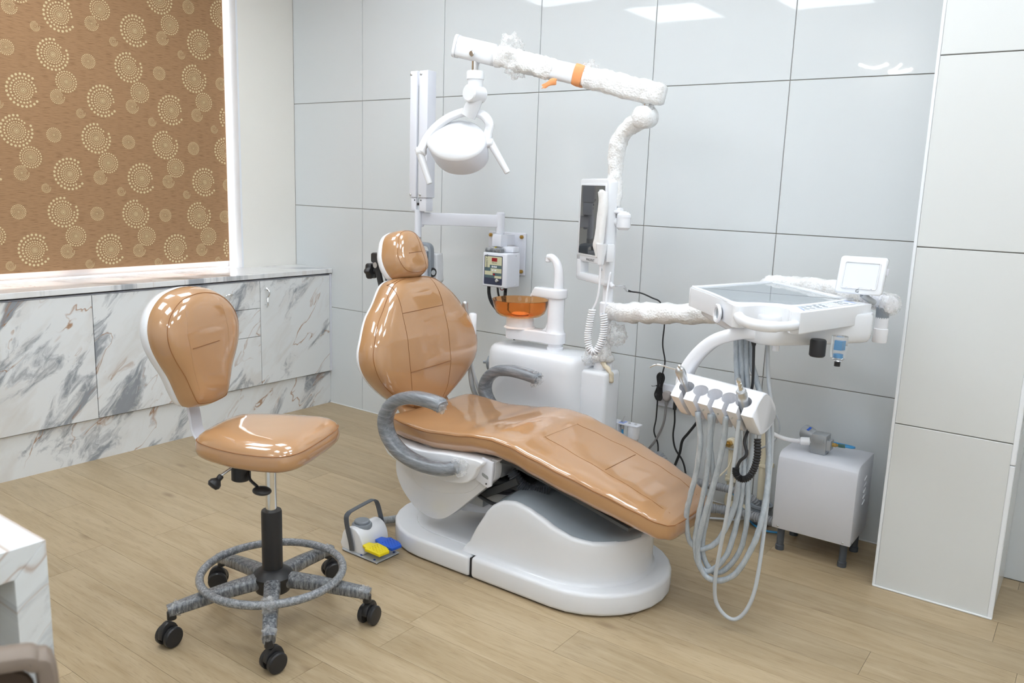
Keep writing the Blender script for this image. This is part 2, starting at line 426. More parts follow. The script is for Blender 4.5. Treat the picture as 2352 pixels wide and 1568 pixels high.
M = {
    'tile': mat('porcelain_tile', srgb(217, 221, 223), .022, spec=.40, bump=(2.6, .05, .01)),
    'tile_pillar': mat('porcelain_tile_satin', srgb(219, 221, 220), .16, spec=.45),
    'grout': mat('grout', srgb(168, 163, 158), .9),
    'paint': mat('cream_paint', srgb(241, 238, 231), .7, bump=(60, .06, .002)),
    'paint_white': mat('white_paint', srgb(238, 239, 240), .75),
    'ceiling': mat('ceiling_paint', srgb(240, 241, 243), .8),
    'bead': mat('white_bead', srgb(236, 239, 243), .3),
    'wood': wood_mat(),
    'white': mat('white_gloss_plastic', srgb(236, 238, 242), .22, spec=.5, coat=.3, coat_r=.08),
    'white_satin': mat('white_powder_coat', srgb(228, 230, 238), .38, spec=.45),
    'white_frp': mat('white_fibreglass', srgb(231, 233, 237), .2, spec=.5, coat=.4, coat_r=.06),
    'porcelain': mat('white_porcelain', srgb(240, 241, 246), .12, spec=.5, coat=.4, coat_r=.04),
    'grey_top': mat('grey_glossy_plastic', srgb(150, 158, 165), .14, spec=.55, coat=.5),
    'leather': leather_mat(),
    'stitch': mat('stitch_thread', srgb(150, 98, 52), .6),
    'seamdark': mat('seam_crease', srgb(140, 94, 56), .6),
    'arm_film': film_mat('grey_arm_in_film', srgb(112, 117, 124), (.72, .74, .77), (6, 22, 45), .38),
    'leg_film': film_mat('dark_leg_in_film', srgb(74, 78, 84), (.66, .68, .70), (60, 60, 14), .6),
    'ring_film': film_mat('ring_in_film', srgb(104, 108, 114), (.70, .72, .74), (60, 60, 60), .65),
    'hose_film': film_mat('hose_in_film', srgb(166, 175, 183), (.80, .83, .86), (40, 40, 14), .42, .2),
    'bubble': bubble_mat(),
    'film': crinkle_mat(), 'haze_film': crinkle_mat('wrinkled_film', .3, (.94, .93, .92)),
    'chrome': mat('chrome', (.78, .79, .80), .12, 1),
    'brushed': mat('brushed_steel', (.62, .63, .64), .28, 1),
    'silver': mat('silver_handpiece', (.60, .62, .64), .3, .9),
    'brass': mat('brass', (.58, .38, .12), .3, 1),
    'black': mat('black_plastic', (.022, .022, .024), .38),
    'black_rub': mat('black_rubber', (.018, .018, .02), .55),
    'dgrey': mat('dark_grey_plastic', srgb(82, 87, 94), .42),
    'mgrey': mat('mid_grey_plastic', srgb(140, 147, 155), .4),
    'lgrey': mat('light_grey_plastic', srgb(190, 195, 200), .4),
    'ghose': mat('grey_corrugated', srgb(158, 161, 165), .45),
    'steelgrey': mat('grey_painted_steel', srgb(168, 172, 176), .38, .4),
    'darksteel': mat('dark_painted_steel', srgb(70, 72, 74), .5),
    'beige': mat('cream_pvc', srgb(232, 222, 196), .4),
    'yellow': mat('yellow_pedal', srgb(236, 214, 26), .4),
    'blue': mat('blue_pedal', srgb(36, 92, 200), .4),
    'bluetube': mat('blue_tube', srgb(70, 160, 220), .3),
    'bluebolt': mat('blue_bolt', srgb(40, 70, 150), .4),
    'screen': mat('dark_glass_screen', (.012, .013, .014), .03, spec=.9, coat=1, coat_r=.01),
    'glassplate': mat('smoked_glass_plate', srgb(146, 155, 162), .05, spec=.35),
    'viewer': mat('opal_viewer', srgb(232, 236, 242), .25),
    'orange': mat('amber_glass', srgb(252, 190, 128), .03, trans=.95, ior=1.2, spec=.5),
    'orangetape': mat('orange_tape', srgb(236, 160, 104), .5),
    'red': mat('red_display', srgb(150, 22, 30), .2),
    'panel_beige': mat('panel_beige', srgb(206, 204, 172), .4),
    'panel_teal': mat('panel_teal', srgb(82, 104, 110), .4),
    'panel_navy': mat('panel_navy', srgb(52, 58, 80), .4),
    'ink': mat('print_ink', srgb(70, 72, 78), .5),
    'bluestrip': mat('blue_strip', srgb(150, 170, 232), .4),
    'paper': mat('paper_sleeve', srgb(240, 240, 240), .6, bump=(25, .5, .01)),
    'clear': mat('clear_plastic', (.92, .94, .96), .05, trans=.9, ior=1.3),
    'dot': mat('blind_print', srgb(212, 192, 148), .6),
    'blind': blind_mat(),
    'marble': marble_mat('marble_laminate', (1, 2), 0),
    'marble2': marble_mat('marble_laminate_two', (1, 2), 3.7),
    'marble3': marble_mat('marble_laminate_three', (1, 2), 7.9),
    'marble4': marble_mat('marble_laminate_four', (1, 2), 11.3),
    'marble_top': marble_mat('marble_counter', (1, 0), 5.1, .08, (.82, .83, .84), .8),
    'marble_desk': marble_mat('marble_desk', (1, 2), 9.2, .12, (.80, .84, .86), .6),
    'stripe': mat('brown_chair_plastic', srgb(132, 118, 106), .45),
    'stripe_dark': mat('dark_brown_mesh', srgb(70, 56, 44), .6),
    'led': mat('led_diffuser', (.885, .948, 1.0), .5, emit=PANEL_STRENGTH),
    'ledring': mat('led_ring', (1.0, .97, .9), .5, emit=90),
}
# ------------------------------------------------------------------ the room
XL, XR, YB, YF, H = -1.64, 4.1, 0.0, -4.7, 2.7

# floor: planks run along x
floor = structure('floor', G().box(XL - .25, XR + .1, YF - .1, YB + .1, -.06, -.008), M['grout'])
PW = 0.1533
plank_cache = {}
def plank(x0, x1, y0, y1):
    L_ = round(x1 - x0, 3); W_ = round(y1 - y0, 4)
    if (L_, W_) not in plank_cache:
        g = G().box(-L_ / 2, L_ / 2, -W_ / 2, W_ / 2, -.009, 0)
        me = bpy.data.meshes.new('plank'); me.from_pydata([tuple(p) for p in g.v], [], g.f); me.materials.append(M['wood'])
        bm = bmesh.new(); bm.from_mesh(me); bmesh.ops.recalc_face_normals(bm, faces=bm.faces[:]); bm.to_mesh(me); bm.free()
        plank_cache[(L_, W_)] = me
    o = bpy.data.objects.new('plank', plank_cache[(L_, W_)]); COL.objects.link(o)
    o.location = ((x0 + x1) / 2, (y0 + y1) / 2, 0); o.parent = floor
rowi = 0
y = -.391 + 3 * PW
fixed = {0: None}
while y > YF:
    y1 = min(y, YB); y0 = max(y - PW, YF)
    if y1 - y0 > .01 and y1 > y0:
        mid = (y0 + y1) / 2
        off = random.uniform(0, 1.2)
        if -.53 < mid < -.4: off = (2.319 - XL) % 1.2
        if -1.92 < mid < -1.78: off = (-.85 - XL) % 1.2
        if -2.07 < mid < -1.93: off = (-.40 - XL) % 1.2
        x = XL - 1.2 + off
        gap = .0005
        if -2.23 < mid < -2.08: pass
        while x < XR:
            a, b_ = max(x, XL), min(x + 1.2, XR)
            if b_ - a > .02: plank(a + gap, b_ - gap, y0 + gap, y1 - gap)
            x += 1.2
    y -= PW

# back wall: 600 mm porcelain tiles on a grout bed
wall_back = structure('wall_back', G().box(XL - .2, XR + .1, .006, .12, 0, H), M['grout'])
tile_cache = {}
def wtile(parent, x0, x1, z0, z1, yf, th, m, g_=.0017):
    x0 += g_; x1 -= g_; z0 += g_; z1 -= g_
    key = (round(x1 - x0, 3), round(z1 - z0, 3), th, m.name)
    if key not in tile_cache:
        w, h = (x1 - x0) / 2, (z1 - z0) / 2
        g = G().box(-w, w, 0, th, -h, h, .0012, 1)
        me = bpy.data.meshes.new('tile'); me.from_pydata([tuple(p) for p in g.v], [], g.f); me.materials.append(m)
        bm = bmesh.new(); bm.from_mesh(me); bmesh.ops.recalc_face_normals(bm, faces=bm.faces[:]); bm.to_mesh(me); bm.free()
        tile_cache[key] = me
    o = bpy.data.objects.new('tile', tile_cache[key]); COL.objects.link(o)
    o.location = ((x0 + x1) / 2, yf, (z0 + z1) / 2); o.parent = parent
X0T = -1.0532
cols = [XL] + [X0T + .5992 * i for i in range(9)] + [XR]
rows = [0, .5975, 1.1965, 1.7955, 2.3945, H]
for i in range(len(cols) - 1):
    for j in range(len(rows) - 1):
        wtile(wall_back, cols[i], cols[i + 1], rows[j], rows[j + 1], 0.0, .008, M['tile'])

# protruding pillar at the right
pil = structure('wall_pillar', G().box(1.937, 2.288, -.377, .005, 0, H), M['grout'])
prow = [0, .5987, 1.198, 1.7977, 2.397, H]
for j in range(len(prow) - 1):
    wtile(pil, 1.936, 2.288, prow[j], prow[j + 1], -.385, .008, M['tile_pillar'])
# side faces of the pillar
gs = G().box(1.930, 1.937, -.384, -.001, 0, H); 
for j in range(len(prow) - 1):
    gg = G().box(2.289, 2.297, -.375, -.002, prow[j] + .002, prow[j + 1] - .002, .001, 1); mk('tile', gg, M['tile_pillar'], pil, False)
    gg = G().box(1.929, 1.937, -.375, -.002, prow[j] + .002, prow[j + 1] - .002, .001, 1); mk('tile', gg, M['tile_pillar'], pil, False)
structure('trim_1', G().box(1.9275, 1.9375, -.3875, -.3775, 0, H, .002), M['bead'])
structure('trim_2', G().box(2.286, 2.301, -.388, -.374, .53, H, .003).box(2.286, 2.301, -.388, -.374, 0, .528, .003), M['bead'])
# silicone bead along the floor of the tiles
structure('trim_3', G().box(XL, 1.93, -.004, .0, 0, .006, .002).box(1.93, 2.30, -.391, -.385, 0, .006, .002), M['paint_white'])

# left wall with the window opening
WY1, WY0, WZ0, WZ1 = -.385, -3.3, .83, 2.55
wl = G()
wl.box(XL - .2, XL, WY1, .0, 0, H)
wl.box(XL - .2, XL, YF, WY0, 0, H)
wl.box(XL - .2, XL, WY0, WY1, 0, WZ0 - .03)
wl.box(XL - .2, XL, WY0, WY1, WZ1, H)
structure('wall_left', wl, M['paint'])
structure('trim_4', G().box(XL - .19, XL + .001, WY1 - .012, WY1 - .0005, WZ0 - .002, WZ1), M['bead'])
# window: white frame, glass panes
wf = bpy.data.objects.new('window_1', None); COL.objects.link(wf); wf.location = (XL - .15, -1.85, WZ0); wf['kind'] = 'structure'
g = G(); xa, xb = XL - .185, XL - .125
g.box(xa, xb, WY0, WY1 - .012, WZ0, WZ0 + .045, .004).box(xa, xb, WY0, WY1 - .012, WZ1 - .05, WZ1, .004)
for yy in (WY1 - .012 - .016, WY0 + .03): g.box(xa, xb, yy - .016, yy + .016, WZ0 + .04, WZ1 - .04, .004)
for yy in (-1.36, -2.33): g.box(xa, xb, yy - .03, yy + .03, WZ0 + .04, WZ1 - .04, .004)
mk('window_frame', g, M['white'], wf)
gl = bpy.data.materials.new('window_glass'); gl.use_nodes = True; N = gl.node_tree.nodes; Lk = gl.node_tree.links
tr = N.new('ShaderNodeBsdfTransparent'); gs_ = N.new('ShaderNodeBsdfGlossy'); gs_.inputs['Roughness'].default_value = .02
mxs = N.new('ShaderNodeMixShader'); mxs.inputs[0].default_value = .06
Lk.new(tr.outputs[0], mxs.inputs[1]); Lk.new(gs_.outputs[0], mxs.inputs[2]); Lk.new(mxs.outputs[0], N['Material Output'].inputs[0])
for a, b_ in ((WY1 - .044, -1.33), (-1.39, -2.30), (-2.36, WY0 + .045)):
    mk('pane', G().box(XL - .158, XL - .152, b_, a, WZ0 + .045, WZ1 - .05), gl, wf, False)

# remaining walls and ceiling, out of the picture
structure('wall_right', G().box(XR, XR + .12, YF - .1, .1, 0, H), M['paint_white'])
structure('wall_front', G().box(XL - .2, XR + .1, YF - .12, YF, 0, H), M['paint_white'])
structure('ceiling', G().box(XL - .2, XR + .1, YF - .1, .1, H, H + .1), M['ceiling'])
spots = [(-.46, -2.66, 'square ceiling light panel nearest the window blind'), (.63, -2.66, 'square ceiling light panel second from the window'),
         (-.46, -1.05, 'added square fill panel on the ceiling above the dental chair headrest'), (.63, -1.05, 'added square fill panel on the ceiling above the dental chair seat'),  # unseen row of panels, added only for lighting
         (1.72, -1.05, 'added square fill panel on the ceiling above the instrument tray'), (2.45, -3.95, 'added square fill panel on the ceiling right above the camera'), (2.9, -1.05, 'added square fill panel on the ceiling beyond the pillar'), (1.72, -1.95, 'added square fill panel on the ceiling between the tray and the camera'), (-.95, -1.75, 'added square fill panel on the ceiling over the cabinets'),  # unseen panels, added as fill for front faces, floor and low walls
         (2.9, -2.66, 'added square fill panel on the ceiling nearest the right wall'), (3.2, -3.9, 'added square fill panel on the ceiling behind the camera on the right')]  # unseen fill panels, added where the tiles do not mirror them
for x, y, lab in spots:
    t = thing('ceiling_light', lab, 'ceiling light', (x, y, H - .012), 'ceiling light panels')
    g = G()
    for a, b_, c, d in ((-.3, .3, -.3, -.285), (-.3, .3, .285, .3), (-.3, -.285, -.285, .285), (.285, .3, -.285, .285)):
        g.box(x + a, x + b_, y + c, y + d, H - .012, H - .0005)
    mk('frame', g, M['white_satin'], t, False)
    mk('diffuser', G().box(x - .284, x + .284, y - .284, y + .284, H - .009, H - .001), M['led'], t, False)

pl_ = thing('pendant_light', 'curved glowing strips of a ceiling lamp mirrored in the wall tiles at the upper right', 'pendant light', (.66, -4.45, 2.40))
mk('stem', G().cyl((.66, -4.45, 2.46), (.66, -4.45, H - .001), .008, 10), M['chrome'], pl_)
for pts_ in ([(.47, -4.45, 2.50), (.55, -4.45, 2.475), (.63, -4.45, 2.47), (.69, -4.45, 2.495)], [(.70, -4.47, 2.43), (.76, -4.47, 2.445), (.80, -4.47, 2.485)], [(.72, -4.43, 2.415), (.80, -4.43, 2.41), (.86, -4.43, 2.425), (.89, -4.43, 2.44)]):
    mk('glow_strip', G().tube(pts_, .009, 8, 6), M['ledring'], pl_)

# ------------------------------------------------------------------ roller blind
bl = thing('roller_blind', 'brown roller blind printed with cream dotted circles over the window', 'blind', (-1.72, -1.7, .868))
BX, BY1, BY0, BZ0, BZ1 = -1.72, -.424, -3.24, .868, 2.47
g = G(); 
mk('fabric', G().box(BX - .0012, BX, BY0, BY1, BZ0, BZ1), M['blind'], bl, False)
mk('hem_bar', G().box(BX - .006, BX - .0013, BY0, BY1, BZ0, BZ0 + .022, .002), M['blind'], bl, False)
mk('roller_tube', G().cyl((BX - .028, BY0, BZ1 + .02), (BX - .028, BY1, BZ1 + .02), .028, 18), M['blind'], bl)
g = G()
def motif(cy, cz, R_, rings, gapang, fillc=True):
    """concentric rings of dots; some outer rings are broken"""
    RR = [.20, .31, .43, .57, .765, 1.0][-rings:] if rings >= 6 else [.24, .40, .58, .79, 1.0][-rings:]
    for k in range(rings):
        rr = R_ * RR[k] * .95
        ds = R_ * (.020 + .060 * RR[k] ** 1.4)
        n = max(6, int(2 * PI * rr / (ds * 3.0)))
        for i in range(n):
            a = 2 * PI * (i + .5 * (k % 2)) / n
            if k >= rings - 2 and gapang:
                d = (math.degrees(a) - gapang[0] + (20 if k == rings - 2 else 0)) % 360
                if d < gapang[1] * (1 if k == rings - 1 else .55): continue
            y_, z_ = cy + rr * math.cos(a), cz + rr * math.sin(a)
            if not (BY0 + ds < y_ < BY1 - ds and BZ0 + ds < z_ < BZ1 - .005): continue
            b0 = len(g.v)
            for q in range(7):
                t_ = 2 * PI * q / 7; g.v.append(Vector((BX + .0004, y_ + ds * math.cos(t_), z_ + ds * math.sin(t_))))
            g.f.append([b0 + q for q in range(7)])
    # central ring and eye
    for r0, r1 in ((.0, .05), (.095, .13)):
        b0 = len(g.v); n = 14
        if not (BY0 + R_ * .2 < cy < BY1 - R_ * .2): return
        for q in range(n):
            t_ = 2 * PI * q / n
            g.v.append(Vector((BX + .0004, cy + R_ * r1 * math.cos(t_), cz + R_ * r1 * math.sin(t_))))
            g.v.append(Vector((BX + .0004, cy + R_ * r0 * math.cos(t_) + 1e-6 * q, cz + R_ * r0 * math.sin(t_))))
        for q in range(n):
            q2 = (q + 1) % n; g.f.append([b0 + 2 * q, b0 + 2 * q2, b0 + 2 * q2 + 1, b0 + 2 * q + 1])
cy0, cz0 = -1.358, 1.892
for rr in range(-4, 4):
    for cc in range(-6, 5):
        oy = cy0 + cc * .3725 + (.185 if rr % 2 else 0); oz = cz0 + rr * .3695 - (oy + 1.36) * .028
        motif(oy, oz, .073, 6, (30, 40))
        motif(oy + .043, oz + .185, .077, 6, (-25, 75))
        motif(oy + .054, oz - .118, .050, 6, None)
        motif(oy + .009, oz - .192, .034, 5, (10, 40))
        motif(oy + .167, oz - .008, .034, 5, None)
        motif(oy + .115, oz - .260, .022, 4, (20, 60))
mk('dot_print', g, M['dot'], bl, False, kind='stuff')

# ------------------------------------------------------------------ fitted cabinets under the window
CX = -1.3145
bb = structure('baseboard_left', G().box(XL + .02, CX - .018, -3.0, -.001, 0, .199), M['marble2'])
bnd = [-.017, -.519, -.991, -1.449, -1.93, -2.40]
labs = ['white marbled cabinet with single door in the corner beside the tiled wall',
        'white marbled cabinet unit with three drawers behind the stool backrest',
        'white marbled cabinet door unit behind the stool, left of the drawers',
        'white marbled cabinet door unit at the left edge of the picture',
        'white marbled cabinet door unit farthest from the tiled wall']
mms = ['marble', 'marble2', 'marble3', 'marble4', 'marble']
def wave_handle(parent, c, horiz):
    g_ = G(); L_ = .052
    pts = []
    for k in range(9):
        t_ = -1 + k / 4
        d = .026 - .004 * math.cos(t_ * PI * 2)
        if abs(t_) > .95: d = .012
        s_ = math.sin(t_ * PI) * .007
        pts.append((CX + d, c[0] + t_ * L_, c[1] + s_) if horiz else (CX + d, c[0] + s_, c[1] + t_ * L_))
    g_.tube(pts, 1, 8, 4, flat=(.006, .004, (1, 0, 0)))
    for sgn in (-.8, .8):
        p = (c[0] + sgn * L_, c[1]) if horiz else (c[0], c[1] + sgn * L_)
        g_.cyl((CX - .001, p[0], p[1]), (CX + .022, p[0], p[1]), .0045, 8)
    mk('handle', g_, M['chrome'], parent, label='chrome wavy handle')
for i in range(5):
    y1, y0 = bnd[i], bnd[i + 1]
    t = thing('cabinet', labs[i], 'cabinet', ((XL + CX) / 2, (y0 + y1) / 2, .2), 'cabinets under the window')
    mk('carcass', G().box(XL + .01, CX - .02, y0 + .0005, y1 - .0005, .2, .796), M['white_satin'], t, False)
    g_ = .0018
    if i == 1:
        for z0, z1 in ((.643, .792), (.486, .640), (.206, .483)):
            d = mk('drawer', G().box(CX - .018, CX, y0 + g_, y1 - g_, z0, z1, .0008, 1), M[mms[i]], t, False)
            wave_handle(d, ((y0 + y1) / 2, z1 - .06), True)
    else:
        d = mk('door', G().box(CX - .018, CX, y0 + g_, y1 - g_, .206, .792, .0008, 1), M[mms[i]], t, False)
        hy = {0: -.487, 2: -1.03, 3: -1.90, 4: -1.96}[i]
        wave_handle(d, (hy, .70), False)
structure('trim_5', G().box(XL - .186, XL, WY0, WY1 - .013, .806, .8315), M['bead'])
ct = mk('countertop', G().box(XL + .001, CX + .008, -3.0, -.002, .806, .832, .0015, 1), M['marble_top'], None, False)
tag(ct, 'glossy white marbled countertop along the window sill above the cabinets', 'countertop')
mk('filler_strip', G().box(CX - .02, CX - .002, -.016, -.001, .206, .80), M['white_satin'], ct, False)

# ------------------------------------------------------------------ desk and chair in the near left corner
dk = thing('desk', 'white marbled desk corner in the near left foreground', 'desk', (.55, -3.4, 0))
DX, DY, DZ, DT = 1.11, -2.772, .752, .052
mk('desk_top', G().prism([(DY, DZ), (-4.1, DZ), (-4.1, DZ - DT), (DY - DT, DZ - DT)], -.1, DX, lambda u, v, d: V(d, u, v), .0008, 1), M['marble_desk'], dk, False)
mk('side_panel', G().prism([(DY, DZ - .0005), (DY - DT + .0004, DZ - DT - .0004), (DY - DT, 0), (DY, 0)], -.1, DX, lambda u, v, d: V(d, u, v), .0008, 1), M['marble_desk'], dk, False)
mk('back_panel', G().box(.78, .80, -4.1, DY - DT, .12, DZ - DT), M['marble_desk'], dk, False)
mk('far_panel', G().box(-.1, DX, -4.1 - DT, -4.1, 0, DZ), M['marble_desk'], dk, False)

fc = thing('office_chair', 'blurred brown plastic chair back corner below the desk in the near left', 'chair', (1.42, -3.26, 0))
# back frame leaning over the desk side: rounded loop with woven panel
def fcp(u, v, d):
    a = math.radians(248); ux, uy = math.cos(a), math.sin(a)
    return V(1.552 + u * ux + d * uy, -2.972 + u * uy - d * ux, .818 + v - .02 * abs(d))
loop = [(0, -.36), (0, -.2), (.0, -.03), (.012, -.008), (.04, 0), (.22, .012), (.40, 0), (.43, -.03), (.44, -.2), (.44, -.36)]
g = G().tube([fcp(u, v, 0) for u, v in loop], 1, 12, 6, flat=(.020, .011, tuple(fcp(0, 0, 1) - fcp(0, 0, 0)), .7)); mk('back_frame', g, M['stripe'], fc)
g = G().prism(rrect(.012, .43, -.35, -.012, .03), -.004, .004, fcp, .002, 1); mk('back_panel', g, M['stripe_dark'], fc)
g = G().prism(rrect(-.01, .45, .02, .46, .06), 0, .05, lambda u, v, d: fcp(u, -.41 + d, -v), .015, 2); mk('seat', g, M['stripe_dark'], fc)
for u, v in ((.02, .04), (.42, .04), (.02, .43), (.42, .43)):
    p = fcp(u, 0, -v); mk('leg', G().cyl((p.x, p.y, 0), (p.x, p.y, .43), .013, 12), M['stripe'], fc)
for u in (0, .44):
    mk('back_upright', G().tube([fcp(u, -.34, 0), fcp(u, -.40, -.01), fcp(u, -.42, -.05)], .012, 10, 4), M['stripe'], fc)
# ------------------------------------------------------------------ dental chair
YC = -.99
dc = thing('dental_chair', 'tan vinyl dental patient chair on a white pedestal base', 'dental chair', (.85, YC, 0))

def stadium(xa, xb, r, n=14):
    o = []
    for k in range(n + 1):
        a = -PI / 2 + PI * k / n; o.append((xb + r * math.cos(a), YC + r * math.sin(a)))
    for k in range(n + 1):
        a = PI / 2 + PI * k / n; o.append((xa + r * math.cos(a), YC + r * math.sin(a)))
    return o
SPL = .80
def clip_out(poly, xc, left):
    o = []; n = len(poly)
    for i in range(n):
        p, q = poly[i], poly[(i + 1) % n]
        ip = (p[0] <= xc) if left else (p[0] >= xc); iq = (q[0] <= xc) if left else (q[0] >= xc)
        if ip: o.append(p)
        if ip != iq:
            t = (xc - p[0]) / (q[0] - p[0]); o.append((xc, p[1] + t * (q[1] - p[1])))
    return o
st = stadium(.56, 1.13, .275)
mk('base_plate', G().prism(clip_out(st, SPL - .004, True), .004, .078, lambda u, v, d: V(u, v, d), .012, 3), M['white_frp'], dc)
ins = stadium(.58, 1.13, .205)
gp = G().prism(clip_out(ins, SPL - .02, True), .077, .0835, lambda u, v, d: V(u, v, d), .005, 2)
mk('base_inset', gp, M['white_frp'], dc)
mk('base_plate', G().prism(clip_out(st, SPL + .003, False), .004, .082, lambda u, v, d: V(u, v, d), .014, 3), M['white_frp'], dc)
mk('rubber_pad', G().prism(stadium(.57, 1.12, .262), .0, .006, lambda u, v, d: V(u, v, d)), M['black_rub'], dc)
mk('base_gap', G().box(SPL - .0035, SPL + .0025, YC - .268, YC + .268, .006, .074), M['black_rub'], dc)

# humped base cover: side wall follows an S curve, grey top between rounded lips
CPX = [.755, .78, .80, .835, .87, .91, .955, 1.0, 1.05, 1.12, 1.18, 1.235, 1.30, 1.37]
CPZ = [.09, .15, .185, .245, .282, .302, .308, .30, .284, .258, .240, .230, .229, .232]
def cov_out(r, xa, n=20):
    o = []
    for k in range(n + 1):
        a = -PI / 2 + PI * k / n; o.append((1.10 + r * math.cos(a), YC + r * math.sin(a)))
    for k in range(1, 16): o.append((1.10 + (xa - 1.10) * k / 16, YC + r))
    for k in range(7): o.append((xa, YC + r - 2 * r * k / 6))
    for k in range(1, 16): o.append((xa + (1.10 - xa) * k / 16, YC - r))
    return o
def lean(x, z): return x
XA0 = .75
CR = .235
co = cov_out(CR, XA0)
def ctop(x): return interp(x, CPX, CPZ)
def cov_ring(s, dz, zfix=None, flare=0):
    ring = []
    for (x, y) in co:
        xs = 1.10 + (x - 1.10) * s if x > 1.10 else x
        ys = YC + (y - YC) * s
        # rear wall leans: higher points sit further forward
        z = zfix if zfix is not None else ctop(x) + dz
        if zfix is not None: xs += 0; 
        if flare: 
            dx, dy = (xs - min(max(xs, .9), 1.10)), ys - YC
            L_ = math.hypot(dx, dy) or 1; xs += dx / L_ * flare; ys += dy / L_ * flare
        ring.append(V(xs, ys, z))
    return ring
rings = [cov_ring(1, 0, .079, .016), cov_ring(1, 0, .084, .008), cov_ring(1, 0, .095, .002)]
for f in (.25, .5, .75):
    rings.append([V(x, y, .095 + (max(ctop(x) - .012, .096) - .095) * f) for x, y in co])
rings.append([V(x, y, max(ctop(x) - .012, .097)) for x, y in co])
rings.append(cov_ring(.985, -.003)); rings.append(cov_ring(.955, .001)); rings.append(cov_ring(.90, -.002))
gcov = G().loft(rings, False)
mk('base_cover', gcov, M['white_frp'], dc, ang=60)
# glossy grey deck across the top
xs_ = [.752 + i * (1.331 - .752) / 44 for i in range(45)]
def halfw(x): return CR * .905 if x <= 1.10 else math.sqrt(max(CR ** 2 - (x - 1.10) ** 2, .0004)) * .905
rg = []
for x in xs_:
    h = halfw(x); zt = ctop(x)
    rg.append([V(x, YC + h * t, zt - .002 + .016 * (1 - (abs(t)) ** 6) - .008 * (abs(t) < .75) * 0) for t in [-1, -.985, -.95, -.9, -.8, -.6, -.3, 0, .3, .6, .8, .9, .95, .985, 1]])
n = len(rg[0]); g = G()
for r in rg: g.v += r
for k in range(len(rg) - 1):
    for i in range(n - 1): g.f.append([k * n + i, k * n + i + 1, (k + 1) * n + i + 1, (k + 1) * n + i])
mk('deck', g, M['grey_top'], dc, ang=60, label='glossy grey deck of the pedestal cover')

# lifting links between pedestal and seat
mk('lift_arm', G().tube([(.56, -1.06, .155), (.94, -1.06, .215)], 1, 8, flat=(.024, .016, (0, 0, 1), .4), smooth=False).tube([(.56, -.92, .155), (.94, -.92, .215)], 1, 8, flat=(.024, .016, (0, 0, 1), .4), smooth=False), M['white_satin'], dc)
mk('lift_arm', G().tube([(.60, -1.08, .215), (1.0, -1.08, .275)], 1, 8, flat=(.018, .02, (0, 0, 1), .4), smooth=False).tube([(.60, -.90, .215), (1.0, -.90, .275)], 1, 8, flat=(.018, .02, (0, 0, 1), .4), smooth=False), M['steelgrey'], dc)
mk('actuator', G().cyl((.62, YC, .20), (.93, YC, .36), .022, 14), M['darksteel'], dc)
mk('cross_brace', G().box(.66, .92, -1.12, -.86, .30, .322, .004, 1, None).tube([(.74, -1.13, .25), (.90, -1.13, .345)], 1, 8, flat=(.014, .008, (0, 0, 1), .4), smooth=False), M['darksteel'], dc)
mk('cable', G().tube([(.66, -1.14, .30), (.76, -1.16, .26), (.85, -1.15, .245), (.90, -1.12, .27)], .007, 8), M['black'], dc)
mk('corrugated_sleeve', G().tube([(.86, -1.12, .37), (.90, -1.11, .325), (.95, -1.10, .31), (1.0, -1.08, .315)], lambda t: .02 + .003 * math.sin(t * 120), 10, 24), M['dgrey'], dc)

# white skirt under the seat (rounded triangle) and seat pan
sk = [(.392, .39), (.388, .325), (.393, .268), (.428, .21), (.494, .160), (.56, .143), (.612, .150), (.66, .178), (.74, .250), (.83, .335), (.853, .365), (.855, .415), (.845, .43), (.6, .42), (.42, .40)]
f_xz = lambda u, v, d: V(u, d, v)
for ya, yb in ((-1.205, -1.168), (-.812, -.775)):
    mk('skirt', G().prism(out2(sk, 4), ya, yb, f_xz, .012, 3), M['white_frp'], dc)
mk('seat_frame', G().box(.44, .84, -1.15, -.83, .345, .405, .006).box(.50, .74, -1.12, -.86, .20, .345, .006), M['steelgrey'], dc)
mk('skirt_inset', G().prism(out2([(.46, .36), (.47, .30), (.50, .255), (.56, .245), (.66, .262), (.74, .285), (.79, .33), (.80, .37), (.62, .375)], 4), -1.2085, -1.2, f_xz, .003, 2), M['white_frp'], dc)
pan = [(.375, .42), (.385, .385), (.41, .36), (.49, .338), (.60, .327), (.70, .328), (.765, .340), (.80, .365), (.818, .40), (.835, .432), (.70, .428), (.55, .412)]
for ya, yb in ((-1.262, -1.190), (-.790, -.718)):
    mk('seat_pan', G().prism(out2(pan, 4), ya, yb, f_xz, .018, 3), M['white'], dc)
mk('seat_board', G().prism([(.36, .415), (.60, .405), (.80, .428), (.90, .43), (1.05, .395), (1.36, .315), (1.36, .305), (1.05, .382), (.90, .415), (.80, .412), (.60, .39), (.36, .40)], YC - .19, YC + .19, f_xz), M['darksteel'], dc)
mk('slotted_plate', G().prism([(.79, .355), (.845, .335), (.862, .345), (.868, .43), (.82, .44)], -1.236, -1.226, f_xz, .003, 2), M['white_satin'], dc)
mk('slot', G().prism(rrect(.822, .850, .372, .384, .005), -1.2366, -1.236, lambda u, v, d: V(u, d, v + (u - .83) * -.35)), M['steelgrey'], dc)
mk('bolt', G().cyl((.842, -1.238, .35), (.842, -1.235, .35), .003, 8), M['black'], dc)

